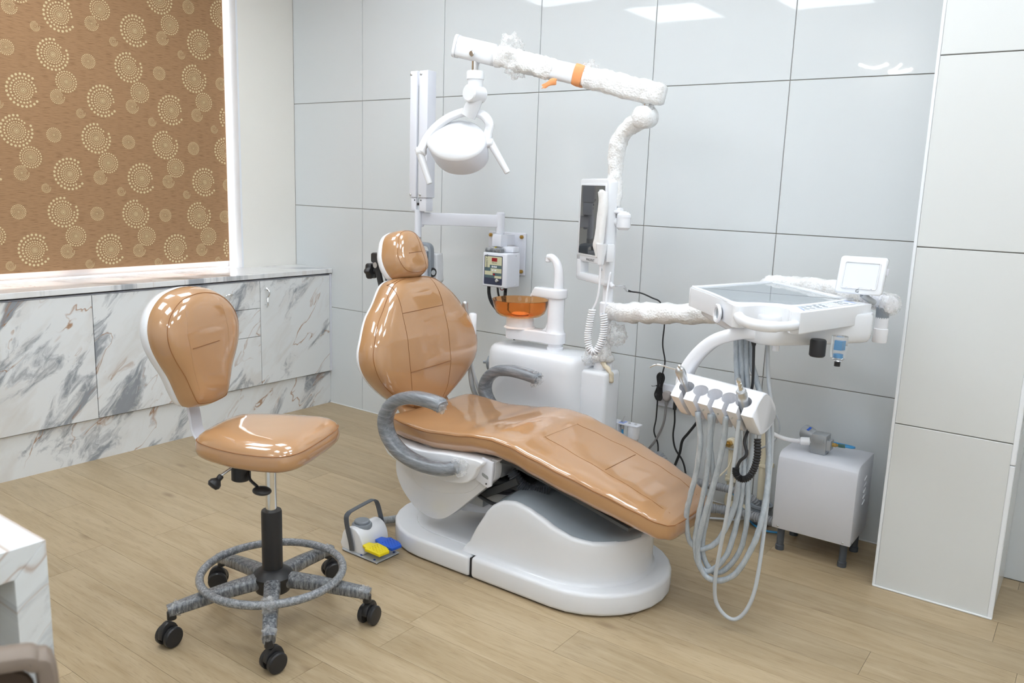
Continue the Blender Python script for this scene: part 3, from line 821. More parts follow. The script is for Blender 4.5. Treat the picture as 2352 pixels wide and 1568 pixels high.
# seat and leg cushion
SX = [.335, .345, .37, .45, .59, .70, .78, .86, .94, 1.02, 1.15, 1.28, 1.38, 1.44, 1.472, 1.487]
SZ = [.475, .478, .482, .482, .480, .490, .503, .508, .500, .480, .448, .412, .380, .356, .344, .338]
SW = [.17, .20, .232, .247, .25, .25, .25, .25, .25, .248, .24, .222, .202, .182, .155, .12]
SU = [.006, .012, .018, .020, .020, .020, .021, .022, .023, .023, .023, .023, .022, .018, .010, .002]
SD = [.035, .058, .076, .082, .084, .082, .080, .080, .085, .089, .090, .088, .084, .078, .066, .045]
def lerp1(x, ys):
    return interp(x, SX, ys)
def seat_ring(x, n=40):
    z, w, u, d = lerp1(x, SZ), lerp1(x, SW), lerp1(x, SU), lerp1(x, SD)
    ring = []
    for k in range(n):
        a = 2 * PI * k / n; c, s = math.cos(a), math.sin(a)
        if s >= 0:
            cy = math.copysign(abs(c) ** .55, c); zz = z + u * abs(s) ** .7
            zz += .018 * max(0, 1 - abs(x - .40) / .14) * abs(cy) ** 3 - .010 * max(0, 1 - abs(x - .42) / .2)
        else:
            cy = math.copysign(abs(c) ** .42, c); zz = z - d * abs(s) ** .62
            cy *= 1 + .018 * math.sin(min(abs(s) * 2.4, PI)) - .05 * abs(s) ** 2
        ring.append(V(x, YC + w * cy, zz))
    return ring
stn = []
for i in range(len(SX) - 1):
    for k in range(4): stn.append(SX[i] + (SX[i + 1] - SX[i]) * k / 4)
stn.append(SX[-1])
sc = mk('seat_cushion', G().loft([seat_ring(x) for x in stn]), M['leather'], dc, ang=80)
# piping seam round the top edge
side = [V(x, YC - lerp1(x, SW) * 1.002, lerp1(x, SZ) + .0005 + .018 * max(0, 1 - abs(x - .40) / .14) - .010 * max(0, 1 - abs(x - .42) / .2)) for x in stn[4:-1]]
other = [V(p.x, 2 * YC - p.y, p.z) for p in side[::-1]]
endp = [V(1.488, YC - .08, .339), V(1.490, YC, .339), V(1.488, YC + .08, .339)]
mk('piping', G().tube(side + endp + other, .0016, 6, 1, smooth=False), M['stitch'], sc)
def seat_top(x, t):
    z, w, u = lerp1(x, SZ), lerp1(x, SW), lerp1(x, SU)
    c = abs(t) ** (1 / .55); s = math.sqrt(max(0, 1 - c * c)); cy = t
    zz = z + u * s ** .7 + .018 * max(0, 1 - abs(x - .40) / .14) * abs(cy) ** 3 - .010 * max(0, 1 - abs(x - .42) / .2)
    return V(x, YC + w * t, zz + .0004)
for t0, t1 in ((-.42, -.6), (.42, .6)):
    pts = [seat_top(.98 + i * (1.455 - .98) / 20, t0 + (t1 - t0) * i / 20) for i in range(21)]
    mk('seam', G().tube(pts, .0007, 6, 1, smooth=False), M['stitch'], sc)
for xx, rr_, mm_ in ((.98, .0006, 'leather'), (1.22, .0012, 'seamdark')):
    pts = [seat_top(xx, -.45 + .9 * i / 14) for i in range(15)]
    mk('seam', G().tube(pts, rr_, 6, 1, smooth=False), M[mm_], sc)
mk('back_flap', G().prism([(.30, .50), (.34, .455), (.43, .462), (.43, .475), (.36, .48), (.325, .52)], YC - .13, YC + .13, f_xz, .006, 2), M['leather'], dc)

# backrest
BZ = [.44, .50, .65, .75, .87, .97, 1.08, 1.2]; BXs = [.322, .325, .328, .315, .285, .248, .205, .165]
def bx_(z): return interp(z, BZ, BXs)
def back3(u, v, h):
    sl = (bx_(v + .02) - bx_(v - .02)) / .04; nrm = Vector((1, 0, -sl)).normalized()
    return V(bx_(v), YC + .007 + u * 1.015, v) + nrm * h
hw = [(.466, .03), (.478, .075), (.503, .125), (.55, .198), (.60, .256), (.645, .293), (.69, .309), (.735, .308), (.78, .292), (.83, .264), (.88, .226), (.925, .182), (.958, .145), (.978, .115), (.989, .07)]
bo = out2([(w, z) for z, w in hw] + [(0, .9925)] + [(-w, z) for z, w in hw[::-1]] + [(0, .463)], 3)
bctr = (0, .72)
bprof = [(0, .062), (.2, .0618), (.4, .061), (.6, .059), (.75, .055), (.85, .049), (.915, .040), (.955, .028), (.985, .012), (1.0, -.006), (1.0, -.034), (.985, -.046), (.5, -.05), (0, -.05)]
def surf_h(u, v, outl, ctr, prof):
    a = math.atan2(v - ctr[1], u - ctr[0]); best = None
    n = len(outl)
    for i in range(n):
        p, q = outl[i], outl[(i + 1) % n]
        d = (math.cos(a), math.sin(a)); ex, ey = q[0] - p[0], q[1] - p[1]
        det = d[0] * -ey + ex * d[1]
        if abs(det) < 1e-12: continue
        px, py = p[0] - ctr[0], p[1] - ctr[1]
        t = (px * -ey + ex * py) / det; s = (d[0] * py - d[1] * px) / det
        if t > 0 and -1e-6 <= s <= 1 + 1e-6: best = t if best is None else max(best, t)
    R = best or 1; sr = math.hypot(u - ctr[0], v - ctr[1]) / R
    for (s0, h0), (s1, h1) in zip(prof, prof[1:]):
        if s0 <= sr <= s1: return h0 + (h1 - h0) * (sr - s0) / max(s1 - s0, 1e-9)
    return prof[0][1]
bc = mk('backrest', cushion(bo, bprof, back3, bctr), M['leather'], dc, ang=80)
mk('backrest_shell', cushion([(u * 1.004, .725 + (v - .725) * 1.004) for u, v in bo], [(0, -.03), (.97, -.030), (1.0, -.034), (1.002, -.042), (.975, -.054), (.88, -.068), (.6, -.080), (0, -.084)], back3, bctr), M['white'], dc, ang=80)
def line_on(parent, pts, outl, ctr, prof, f3, r, m, name='seam', res=8):
    P = []
    for i in range(len(pts) - 1):
        for k in range(res):
            t = k / res; P.append((pts[i][0] + (pts[i + 1][0] - pts[i][0]) * t, pts[i][1] + (pts[i + 1][1] - pts[i][1]) * t))
    P.append(pts[-1])
    W = [f3(u, v, surf_h(u, v, outl, ctr, prof) + .0003) for u, v in P]
    mk(name, G().tube(W, r, 6, 1, smooth=False), m, parent)
def ring_on(parent, outl, ctr, s, prof, f3, r, m, name='piping'):
    P = [(ctr[0] + (u - ctr[0]) * s, ctr[1] + (v - ctr[1]) * s) for u, v in outl]
    W = [f3(u, v, surf_h(u, v, outl, ctr, prof) + .0004) for u, v in P]
    mk(name, G().tube(W, r, 6, 1, closed=True, smooth=False), m, parent)
ring_on(bc, bo, bctr, .955, bprof, back3, .0013, M['stitch'])
for sg in (-1, 1):
    line_on(bc, [(sg * .105 - .03, .972), (sg * .112 - .03, .90), (sg * .115 - .03, .80), (sg * .115 - .03, .66), (sg * .10 - .025, .56), (sg * .07 - .02, .50)], bo, bctr, bprof, back3, .0011, M['seamdark'])
for zz in (.862, .652):
    line_on(bc, [(-.143, zz - .006), (.083, zz + .004)], bo, bctr, bprof, back3, .0016, M['seamdark'])

# headrest
hx, hz = .0, 1.066
hpts = [(0, 1.160), (.038, 1.153), (.066, 1.131), (.085, 1.095), (.094, 1.055), (.089, 1.016), (.066, .986), (0, .976)]
ho = out2(hpts + [(-u, v) for u, v in hpts[::-1][1:-1]], 4)
hprof = [(0, .063), (.3, .0625), (.55, .060), (.72, .055), (.83, .046), (.91, .031), (.965, .010), (1.0, -.014), (1.0, -.030), (.97, -.040), (.5, -.042), (0, -.042)]
def head3(u, v, h): return back3(u - .012, v, h + .012)
hc = mk('headrest', cushion(ho, hprof, head3, (0, hz)), M['leather'], dc, ang=80)
ring_on(hc, ho, (0, hz), .84, hprof, head3, .0012, M['stitch'])
line_on(hc, [(.03, 1.143), (.036, 1.09), (.042, 1.05), (.045, 1.0), (.04, .985)], ho, (0, hz), hprof, head3, .0009, M['seamdark'])
line_on(hc, [(-.035, 1.06), (.038, 1.066)], ho, (0, hz), hprof, head3, .0014, M['seamdark'])
mk('headrest_shell', cushion([(u * 1.02, hz + (v - hz) * 1.02) for u, v in ho], [(0, -.03), (.97, -.028), (1.0, -.03), (1.0, -.045), (.96, -.056), (.6, -.064), (0, -.066)], head3, (0, hz)), M['white'], dc, ang=80)
for dy in (-.056, -.012):
    mk('headrest_bracket', G().tube([head3(dy, 1.058, -.098), head3(dy, 1.0, -.108), head3(dy, .95, -.104), head3(dy, .90, -.10)], 1, 10, 5, flat=(.013, .006, (1, 0, 0), .5)), M['black'], dc)
mk('headrest_mount', G().box(.10, .20, -1.06, -.99, 1.035, 1.075, .008, 2), M['black'], dc)
mk('pivot', G().cyl(head3(-.066, 1.058, -.10), head3(.0, 1.058, -.10), .0115, 14), M['brushed'], dc)
g = G(); kp = V(.125, -1.030, 1.003); kq = V(.06, -1.04, .998)
ax = (kq - kp).normalized(); q = ax.to_track_quat('Z', 'Y'); kn = []
for d_, s_ in ((0, .55), (.004, .9), (.010, 1.0), (.024, 1.0), (.030, .9), (.032, .5)):
    kn.append([kp + q @ Vector((s_ * (.031 + .0038 * math.cos(6 * 2 * PI * i / 36)) * math.cos(2 * PI * i / 36), s_ * (.031 + .0038 * math.cos(6 * 2 * PI * i / 36)) * math.sin(2 * PI * i / 36), .026 + d_)) for i in range(36)])
g.loft(kn).cyl(kp, kp + ax * .03, .012, 12)
mk('knob', g, M['black'], dc, label='black lobed headrest knob')

# armrests wound in clear film
def armrest(yy, pts, m=M['arm_film']):
    P = [V(x, yy + dy, z) for x, z, dy in pts]
    a = mk('armrest', G().tube(P, lambda t: .55 if t < .01 else (.9 if t < .035 else (1.0 if t < .97 else .92)), 16, 8, flat=(.030, .0235, (0, 1, 0), .7)), m, dc, ang=60)
    return a
near = [(.703, .607, .0), (.675, .617, 0), (.61, .620, 0), (.55, .614, 0), (.487, .590, 0), (.447, .548, 0), (.434, .50, 0), (.452, .452, 0), (.50, .413, 0), (.56, .392, 0), (.63, .383, .004), (.70, .386, .012), (.745, .396, .035)]
armrest(-1.308, near)
far = [(.66, .585, 0), (.635, .594, 0), (.57, .601, 0), (.51, .601, 0), (.447, .588, 0), (.402, .552, 0), (.388, .505, 0), (.405, .46, 0), (.45, .42, 0), (.52, .395, 0), (.60, .385, -.004), (.70, .39, -.012), (.745, .396, -.035)]
armrest(-.668, far)
# loose film twists on the armrest ends
def tuft(parent, c, r, seed, m, n=10, name='film_twist', sc=(1, 1, 1)):
    """crumpled loose film: a creased, partly see-through bag"""
    g = G().ball((0, 0, 0), r * .8, 26, 18); c = Vector(c)
    for p in g.v:
        d = p.normalized(); q = d * 2.1 + Vector((seed * 1.3, seed * .7, seed * 2.1))
        k = .95 + .55 * mnoise.noise(q) + .22 * (1 - 2 * abs(mnoise.noise(q * 1.7))) - .1 + .07 * mnoise.noise(q * 4)
        p *= max(k, .25)
        p.x *= sc[0]; p.y *= sc[1]; p.z *= sc[2]
    g.v = [p + c for p in g.v]
    return mk(name, g, m, parent, True, 180)
tuft(dc, (.690, -1.308, .610), .030, 1, M['film'], 8)
tuft(dc, (.648, -.668, .588), .034, 2, M['film'], 8)
tuft(dc, (.757, -1.275, .398), .036, 3, M['film'], 7)
# ------------------------------------------------------------------ operator stool
SXc, SYc = .50, -1.86
so = thing('dentist_stool', 'tan padded operator stool with round foot ring and five black castors', 'stool', (SXc, SYc, 0))
for i in range(5):
    a = math.radians(-112 + 72 * i); c, s = math.cos(a), math.sin(a)
    ex, ey = SXc + .295 * c, SYc + .295 * s
    P = [(SXc + .04 * c, SYc + .04 * s, .135), (SXc + .14 * c, SYc + .14 * s, .127), (SXc + .25 * c, SYc + .25 * s, .112), (SXc + .305 * c, SYc + .305 * s, .104)]
    mk('leg', G().tube(P, lambda t: 1.15 - .35 * t, 14, 5, flat=(.02, .0225, (0, 0, 1), .6)), M['leg_film'], so, ang=60)
    tuft(so, (ex - .012 * c, ey - .012 * s, .108), .025, 20 + i, M['film'], 5)
    # twin-wheel castor, each turned its own way
    b = a + [0.5, 2.2, 1.2, -.6, .9][i]; bc_, bs_ = math.cos(b), math.sin(b)
    cs = mk('castor', G().cyl((ex, ey, .078), (ex, ey, .10), .0135, 12).prism(out2([(-.026, .03), (-.018, .058), (.004, .072), (.024, .062), (.034, .036), (.030, .026), (.0, .05)], 3), -.009, .009, lambda u, v, d: V(ex + (u + .010) * bc_ - d * bs_, ey + (u + .010) * bs_ + d * bc_, v + .004), .003, 2), M['black'], so)
    for sd in (-1, 1):
        o = V(ex + .012 * bc_ - sd * .010 * bs_, ey + .012 * bs_ + sd * .010 * bc_, .0308)
        mk('wheel', G().lathe([(.010, 0), (.027, 0), (.0305, .003), (.0305, .013), (.027, .0165), (.012, .018), (.003, .018)], o, (-sd * bs_, sd * bc_, 0), 22), M['black'], cs)
mk('hub', G().lathe([(.036, .098), (.052, .10), (.056, .112), (.057, .135), (.062, .142), (.062, .150), (.052, .160), (.04, .168), (.034, .172)], (SXc, SYc, 0), n=28), M['black'], so)
mk('column_sleeve', G().lathe([(.030, .165), (.031, .17), (.031, .352), (.029, .358), (.017, .358)], (SXc, SYc, 0), n=24), M['black'], so)
mk('gas_column', G().cyl((SXc, SYc, .355), (SXc, SYc, .53), .0165, 20), M['chrome'], so)
rp = [(SXc + .212 * math.cos(2 * PI * k / 40), SYc + .212 * math.sin(2 * PI * k / 40), .158) for k in range(40)]
fr = mk('foot_ring', G().tube(rp, .0125, 12, 1, closed=True, smooth=False), M['ring_film'], so)
tuft(so, (SXc + .16, SYc - .14, .158), .028, 31, M['film'], 6)
# mechanism
mk('mechanism', G().box(SXc - .07, SXc + .06, SYc - .05, SYc + .05, .518, .532, .003), M['black'], so)
F = math.radians(24); fx, fy = math.cos(F), math.sin(F)
def sl(u, v, z): return V(.462 + u * fx - v * fy, -1.842 + u * fy + v * fx, z)
mk('tension_knob', G().lathe([(.022, 0), (.028, .004), (.028, .05), (.026, .056), (.0, .056)], (.474, -1.945, .470), n=22), M['black'], so)
lv = mk('lever', G().tube([(.50, -1.90, .525), (.498, -1.935, .505), (.520, -1.95, .487), (.555, -1.95, .472)], .0045, 8, 4), M['black'], so)
mk('paddle', G().ball((.574, -1.948, .463), .031, 18, 10, (1, .8, .38)), M['black'], lv)
lv = mk('lever', G().tube([(.47, -1.93, .53), (.462, -1.985, .505), (.456, -2.012, .490)], .004, 8, 3), M['brushed'], so)
mk('grip', G().lathe([(.007, 0), (.009, .004), (.0085, .014), (.018, .024), (.0195, .034), (.014, .042), (.0, .044)], (.459, -2.0, .496), (-.12, -.62, -.6), n=16), M['black'], lv)

# seat pad: rounded trapezoid, wider at the front edge
seat_o = out2([(-.180, -.07), (-.180, .07), (-.152, .135), (-.02, .18), (.10, .19), (.155, .175), (.182, .12), (.188, 0), (.182, -.12), (.155, -.175), (.10, -.19), (-.02, -.18), (-.152, -.135)], 5)
sprof = [(0, .612), (.3, .612), (.55, .611), (.75, .607), (.87, .599), (.94, .589), (.98, .577), (1.0, .560), (1.0, .548), (.985, .536), (.95, .529), (.6, .526), (0, .526)]
def sl3(u, v, h): return sl(u * .985 + .0, v * .985, h + .004 + .005 * (u / .18) ** 2)
ss = mk('seat', cushion(seat_o, sprof, sl3), M['leather'], so, ang=80)
P = [sl3(u * .985, v * .985, .5765) for u, v in seat_o]; mk('piping', G().tube(P, .0012, 6, 1, closed=True, smooth=False), M['stitch'], ss)
# backrest: pear-shaped pad on white shell
ck, sk_ = math.cos(math.radians(14)), math.sin(math.radians(14))
def sb(u, v, h):
    lean_ = -.10 * (v - .83)
    return V(.218 + (h + lean_) * ck - u * sk_, -1.902 + (h + lean_) * sk_ + u * ck, v)
pw = [(.648, .058), (.66, .078), (.70, .097), (.75, .118), (.80, .149), (.85, .172), (.90, .176), (.945, .158), (.98, .122), (1.002, .076)]
pw = [(z, w * .93) for z, w in pw]
po = out2([(w, z) for z, w in pw] + [(0, 1.012)] + [(-w, z) for z, w in pw[::-1]] + [(0, .643)], 4)
pctr = (0, .84)
pprof = [(0, .058), (.3, .0575), (.55, .0555), (.72, .051), (.84, .043), (.92, .030), (.97, .012), (1.0, -.010), (1.0, -.030), (.97, -.038), (.5, -.04), (0, -.04)]
bk = mk('backrest', cushion(po, pprof, sb, pctr), M['leather'], so, ang=80)
ring_on(bk, po, pctr, .915, pprof, sb, .0012, M['stitch'])
line_on(bk, [(-.082, .842), (.028, .850)], po, pctr, pprof, sb, .0014, M['seamdark'])
for sg in (-1, 1):
    line_on(bk, [(sg * .075 - .01, .955), (sg * .085 - .01, .88), (sg * .075 - .01, .79), (sg * .055 - .01, .71)], po, pctr, pprof, sb, .0005, M['leather'])
mk('backrest_shell', cushion([(u * 1.0, .835 + (v - .835) * .985) for u, v in po], [(0, -.03), (.96, -.028), (1.0, -.03), (1.012, -.045), (.99, -.062), (.9, -.076), (.5, -.084), (0, -.084)], sb, pctr), M['white'], so, ang=80)
P = [sb(0, .72, -.06), sb(0, .66, -.055), sb(0, .60, -.05), sb(0, .555, -.045), sb(0, .527, -.02), sb(0, .521, .03), sl(-.09, 0, .521)]
mk('back_bracket', G().tube(P, 1, 8, 6, flat=(.005, .030, (fx, fy, .25), .3)), M['white_satin'], so)
# ------------------------------------------------------------------ spittoon cabinet with bowl and spout
UY = -.475
cu = thing('spittoon_unit', 'white spittoon cabinet with amber glass bowl and curved water spout', 'spittoon', (.51, UY, 0))
def rr_ring(x0, x1, y0, y1, r, z, n=8): return [V(a, b, z) for a, b in rrect(x0, x1, y0, y1, r, n)]
rings = []
for z, d in ((.02, .006), (.03, 0), (.30, 0), (.60, -.004), (.645, -.002), (.662, .006), (.672, .018), (.676, .035)):
    rings.append(rr_ring(.298 + d, .785 - d, -.580 + d, -.375 - d, .085 - min(d, .03), z))
mk('cabinet', G().loft(rings), M['white_frp'], cu, ang=60)
mk('neck', G().lathe([(.036, .672), (.036, .688), (.032, .690), (.032, .704)], (.606, UY, 0), n=26), M['porcelain'], cu)
# lower swivel arm: rounded bar
arm = [(.378, UY - .045), (.41, UY - .056), (.52, UY - .036), (.60, UY - .042), (.638, UY - .03), (.648, UY), (.638, UY + .03), (.60, UY + .042), (.52, UY + .036), (.41, UY + .056), (.378, UY + .045), (.362, UY)]
mk('swivel_arm', G().prism(out2(arm, 4), .702, .752, lambda u, v, d: V(u, v, d), .007, 3), M['porcelain'], cu)
g = G().lathe([(.044, .748), (.040, .755), (.0365, .77), (.0355, .79), (.035, .90), (.034, .905)], (.604, UY, 0), n=28)
g.prism([(.604, .752), (.53, .753), (.552, .758), (.566, .768), (.573, .79), (.604, .80)], UY - .02, UY + .02, f_xz, .004, 2)
mk('column', g, M['porcelain'], cu)
lip = [(.503, UY - .022), (.53, UY - .036), (.60, UY - .043), (.635, UY - .034), (.648, UY), (.635, UY + .034), (.60, UY + .043), (.53, UY + .036), (.503, UY + .022)]
g = G().prism(out2(lip, 4), .895, .936, lambda u, v, d: V(u - (.012 if d < .9 and u < .52 else 0), v, d), .007, 3)
g.prism([(.52, .935), (.498, .925), (.487, .905), (.480, .890), (.50, .893), (.52, .897)], UY - .026, UY + .026, f_xz, .006, 2)
mk('rinse_head', g, M['porcelain'], cu)
sp_ = [(.612, UY, .93), (.611, UY, .985), (.606, UY, 1.022), (.592, UY, 1.050), (.572, UY, 1.064), (.552, UY, 1.064)]
s0 = mk('spout', G().tube(sp_, lambda t: .0225 - .0095 * t, 14, 7).lathe([(.0125, 0), (.0125, -.016), (.009, -.019)], (.554, UY, 1.062), n=12), M['porcelain'], cu)
bw = mk('bowl_base', G().lathe([(.070, .750), (.062, .757), (.060, .795), (.052, .797)], (.42, UY, 0), n=30), M['porcelain'], cu)
prof = [(.030, .797), (.070, .798), (.092, .803), (.106, .814), (.114, .832), (.123, .868), (.1235, .871), (.121, .872), (.1185, .869), (.111, .836), (.102, .819), (.088, .808), (.068, .803), (.030, .802)]
mk('bowl', G().lathe(prof, (.42, UY, 0), n=48), M['orange'], cu, ang=70, label='amber glass spittoon bowl')
mk('drain_cap', G().lathe([(.034, .8035), (.038, .806), (.030, .812), (.0, .817)], (.42, UY, 0), n=24), M['orangetape'], cu)
mk('side_knob', G().lathe([(.026, 0), (.034, .006), (.034, .018), (.02, .026), (.007, .028), (.007, .045)], (.298, -.50, .575), (-1, -.25, 0), n=18), M['mgrey'], cu)

# suction handpieces behind the backrest
sh = thing('suction_holder', 'white suction holder with silver three-way syringe behind the chair backrest', 'suction holder', (.33, -.70, .35))
mk('bracket_arm', G().tube([(.33, -.585, .40), (.33, -.62, .42), (.33, -.68, .50), (.33, -.70, .60), (.335, -.71, .73)], .011, 10), M['lgrey'], sh)
mk('cup', G().lathe([(.013, .0), (.016, .004), (.017, .10), (.014, .104), (.011, .09)], (.345, -.71, .722), (0, 0, 1), n=16), M['white'], sh)
mk('syringe', G().tube([(.325, -.715, .72), (.315, -.718, .80), (.312, -.718, .835), (.31, -.72, .86)], lambda t: .009 + .003 * t, 12).ball((.31, -.72, .863), .0125, 12, 8), M['silver'], sh)
mk('hose', G().tube([(.325, -.715, .72), (.345, -.70, .58), (.375, -.66, .44), (.40, -.62, .38), (.40, -.588, .36)], .007, 8), M['lgrey'], sh)

# ------------------------------------------------------------------ unit post
PX, PY = .842, -.455
po_ = thing('unit_post', 'white support post rising from a square box behind the chair, wrapped in bubble film', 'post', (PX, PY, 0))
mk('box', G().box(.768, .893, -.535, -.412, .02, .627, .016, 3), M['white_frp'], po_)
mk('collar', G().lathe([(.040, .625), (.042, .63), (.036, .655), (.031, .66)], (PX - .008, PY, 0), n=24), M['porcelain'], po_)
mk('post', G().cyl((PX - .006, PY, .62), (PX - .006, PY, 1.33), .021, 20), M['porcelain'], po_)
mk('sleeve', G().lathe([(.024, 1.225), (.026, 1.23), (.026, 1.27), (.024, 1.275)], (PX - .006, PY, 0), n=20), M['porcelain'], po_)
wr = [(PX - .004, PY, 1.285), (PX - .004, PY, 1.38), (PX - .004, PY, 1.46), (PX + .004, PY, 1.53), (PX + .035, PY, 1.578), (PX + .075, PY, 1.604), (PX + .112, PY, 1.622)]
g = G().tube(wr, lambda t: .031 + .006 * math.sin(t * 17) * .3 + .004 * t, 18, 10); g.wobble(.005, 30, 1); g.wobble(.0025, 90, 2)
mk('bubble_wrap', g, M['bubble'], po_, ang=180)
g = G().cyl((PX + .113, PY - .045, 1.62), (PX + .113, PY + .04, 1.628), .043, 22, .012); g.wobble(.004, 40, 3); mk('joint', g, M['bubble'], po_, ang=180)
g = G().lathe([(.03, .655), (.047, .665), (.043, .685), (.028, .70), (.024, .72)], (PX - .01, PY - .005, 0), n=26); g.wobble(.008, 60, 4); mk('bubble_wrap', g, M['bubble'], po_, ang=180)
tuft(po_, (PX + .012, PY - .04, .72), .05, 41, M['haze_film'], 14, sc=(.7, .6, 1.3))
tuft(po_, (PX + .050, PY - .02, .775), .055, 42, M['haze_film'], 12)
tuft(po_, (PX - .05, PY - .05, .668), .036, 45, M['haze_film'], 10)
g = G().tube([(PX + .0, PY - .03, .665), (PX + .03, PY - .045, .645), (PX + .055, PY - .05, .625), (PX + .057, PY - .045, .59)], .009, 8, 5); g.wobble(.007, 70, 6); mk('foam_strip', g, mat('yellowed_foam', srgb(226, 214, 190), .7), po_, ang=180)

# cup-shaped joints that carry the monitor
mk('monitor_mount', G().cyl((PX + .052, PY - .01, 1.195), (PX + .052, PY - .01, 1.265), .028, 24, .010).cyl((PX + .052, PY - .01, 1.212), (PX + .052, PY - .01, 1.216), .0288, 24).cyl((PX + .052, PY - .01, 1.244), (PX + .052, PY - .01, 1.248), .0288, 24).cyl((PX - .01, PY, 1.27), (PX + .04, PY - .01, 1.27), .012, 12).cyl((PX - .055, PY - .01, 1.22), (PX + .03, PY - .01, 1.225), .018, 16).box(PX - .01, PX + .05, PY - .03, PY + .02, 1.258, 1.27, .005), M['porcelain'], po_)

# ------------------------------------------------------------------ operating lamp on its counterbalance arm
la = thing('operating_lamp', 'white dental operating lamp on a long arm wrapped in bubble film', 'dental lamp', (.96, -.46, 1.66))
A0, A1 = V(1.015, -.448, 1.703), V(.180, -.648, 1.905)
ad = (A1 - A0).normalized()
def arm_tube(t0, t1, w, h, m, name, wob=0, seed=0, ends=True):
    pts = [A0 + (A1 - A0) * (t0 + (t1 - t0) * k / 24) for k in range(25)]
    g = G().tube(pts, (lambda t: .75 if (t < .015 or t > .985) else 1) if ends else 1, 20, 1, smooth=False, flat=(h, w, (0, 0, 1), .55))
    if wob: g.wobble(wob, 35, seed); g.wobble(wob * .5, 95, seed + 1)
    return mk(name, g, m, la, ang=180 if wob else 50)
arm_tube(.01, .995, .022, .034, M['white'], 'arm')
arm_tube(.80, 1.0, .027, .043, M['white'], 'arm_head')
q0 = A0 + (A1 - A0) * .995
mk('end_cap', G().tube([q0, q0 + ad * .012], 1, 20, smooth=False, flat=(.046, .029, (0, 0, 1), .5)), M['white'], la)
arm_tube(-.012, .36, .034, .043, M['bubble'], 'bubble_wrap', .008, 10)
arm_tube(.50, .80, .030, .041, M['bubble'], 'bubble_wrap', .010, 14)
arm_tube(.36, .405, .028, .041, M['orangetape'], 'tape_band', .003, 17)
arm_tube(.40, .52, .0265, .0385, M['white'], 'arm_wrap', .0015, 18)
tuft(la, A0 + (A1 - A0) * .72 + V(0, 0, .045), .062, 51, M['haze_film'], 14)
tuft(la, A0 + (A1 - A0) * .70 + V(0, 0, -.03), .05, 52, M['haze_film'], 10)
tuft(la, A0 + (A1 - A0) * .33 + V(0, 0, .03), .04, 53, M['haze_film'], 8)
pt = A0 + (A1 - A0) * .53
g = G().tube([pt + V(.06, -.03, -.055), pt + V(.03, -.03, -.058), pt + V(0, -.03, -.07), pt + V(-.0, -.03, -.075)], 1, 8, 4, flat=(.011, .002, (0, 0, 1), .5)); g.wobble(.006, 50, 9)
mk('tape_strip', g, M['orangetape'], la)
mk('joint_pin', G().cyl((.962, -.455, 1.648), (.962, -.455, 1.70), .017, 16), M['chrome'], la)
tuft(la, (.966, -.46, 1.655), .03, 55, M['haze_film'], 8)
LX, LY = .262, -.628
sc_ = A0 + (A1 - A0) * .895 + V(0, -.030, -.014)
mk('screw', G().cyl(sc_, sc_ + V(0, -.010, 0), .0125, 16, .003), M['chrome'], la)
mk('drop_tube', G().cyl((LX, LY, 1.80), (LX, LY, 1.86), .0165, 18), M['chrome'], la)
n0, n1 = V(LX, LY, 1.805), V(LX + .005, LY, 1.71)
g = G().lathe([(.033, 1.770), (.0365, 1.774), (.0365, 1.802), (.034, 1.806), (.017, 1.806)], (LX, LY, 0), n=26)
mk('neck_collar', g, M['white'], la)
g = G().tube([(LX, LY, 1.776), (LX, LY, 1.74), (LX + .004, LY, 1.715), (LX + .001, LY - .002, 1.69), (LX - .018, LY - .006, 1.648), (LX - .028, LY - .008, 1.628)], lambda t: .0325 - .001 * t, 20, 6)
mk('neck', g, M['white'], la)
mk('elbow_disc', G().cyl((LX + .010, LY - .055, 1.715), (LX + .010, LY + .03, 1.715), .035, 26, .005), M['white'], la)

# lamp head: w = pivot axis, n = outward from the rounded back, v = down the dish
HC = V(.196, -.66, 1.528)
w_ = V(.90, .40, .085).normalized()
n_ = V(.36, -.66, .66); n_ = (n_ - w_ * n_.dot(w_)).normalized()
v_ = n_.cross(w_).normalized()
if v_.z < 0: v_ = -v_
def hd(a, b, c): return HC + w_ * a + v_ * b + n_ * c
dish = out2([(-.135, .01), (-.118, .062), (-.070, .106), (.003, .119), (.066, .092), (.107, .048), (.125, -.002), (.122, -.052), (.09, -.092), (.034, -.111), (-.040, -.099), (-.098, -.056)], 4)
rings = []
for s_, h in ((.02, .042), (.25, .0405), (.5, .036), (.7, .028), (.85, .018), (.94, .010), (.985, .004), (1.0, -.002)):
    rings.append([hd(u * s_, v * s_, h) for u, v in dish])
mk('lamp_back', G().loft(rings), M['white'], la, ang=70)
rings = []
for s_, h in ((1.0, -.002), (1.004, -.006), (.99, -.04), (.955, -.085), (.93, -.094), (.8, -.094)):
    rings.append([hd(u * s_, v * s_ , h) for u, v in dish])
mk('lamp_rim', G().loft(rings), M['white_satin'], la, ang=60)
mk('lamp_glass', G().prism([(u * .86, v * .86) for u, v in dish], -.097, -.0945, hd), M['clear'], la)
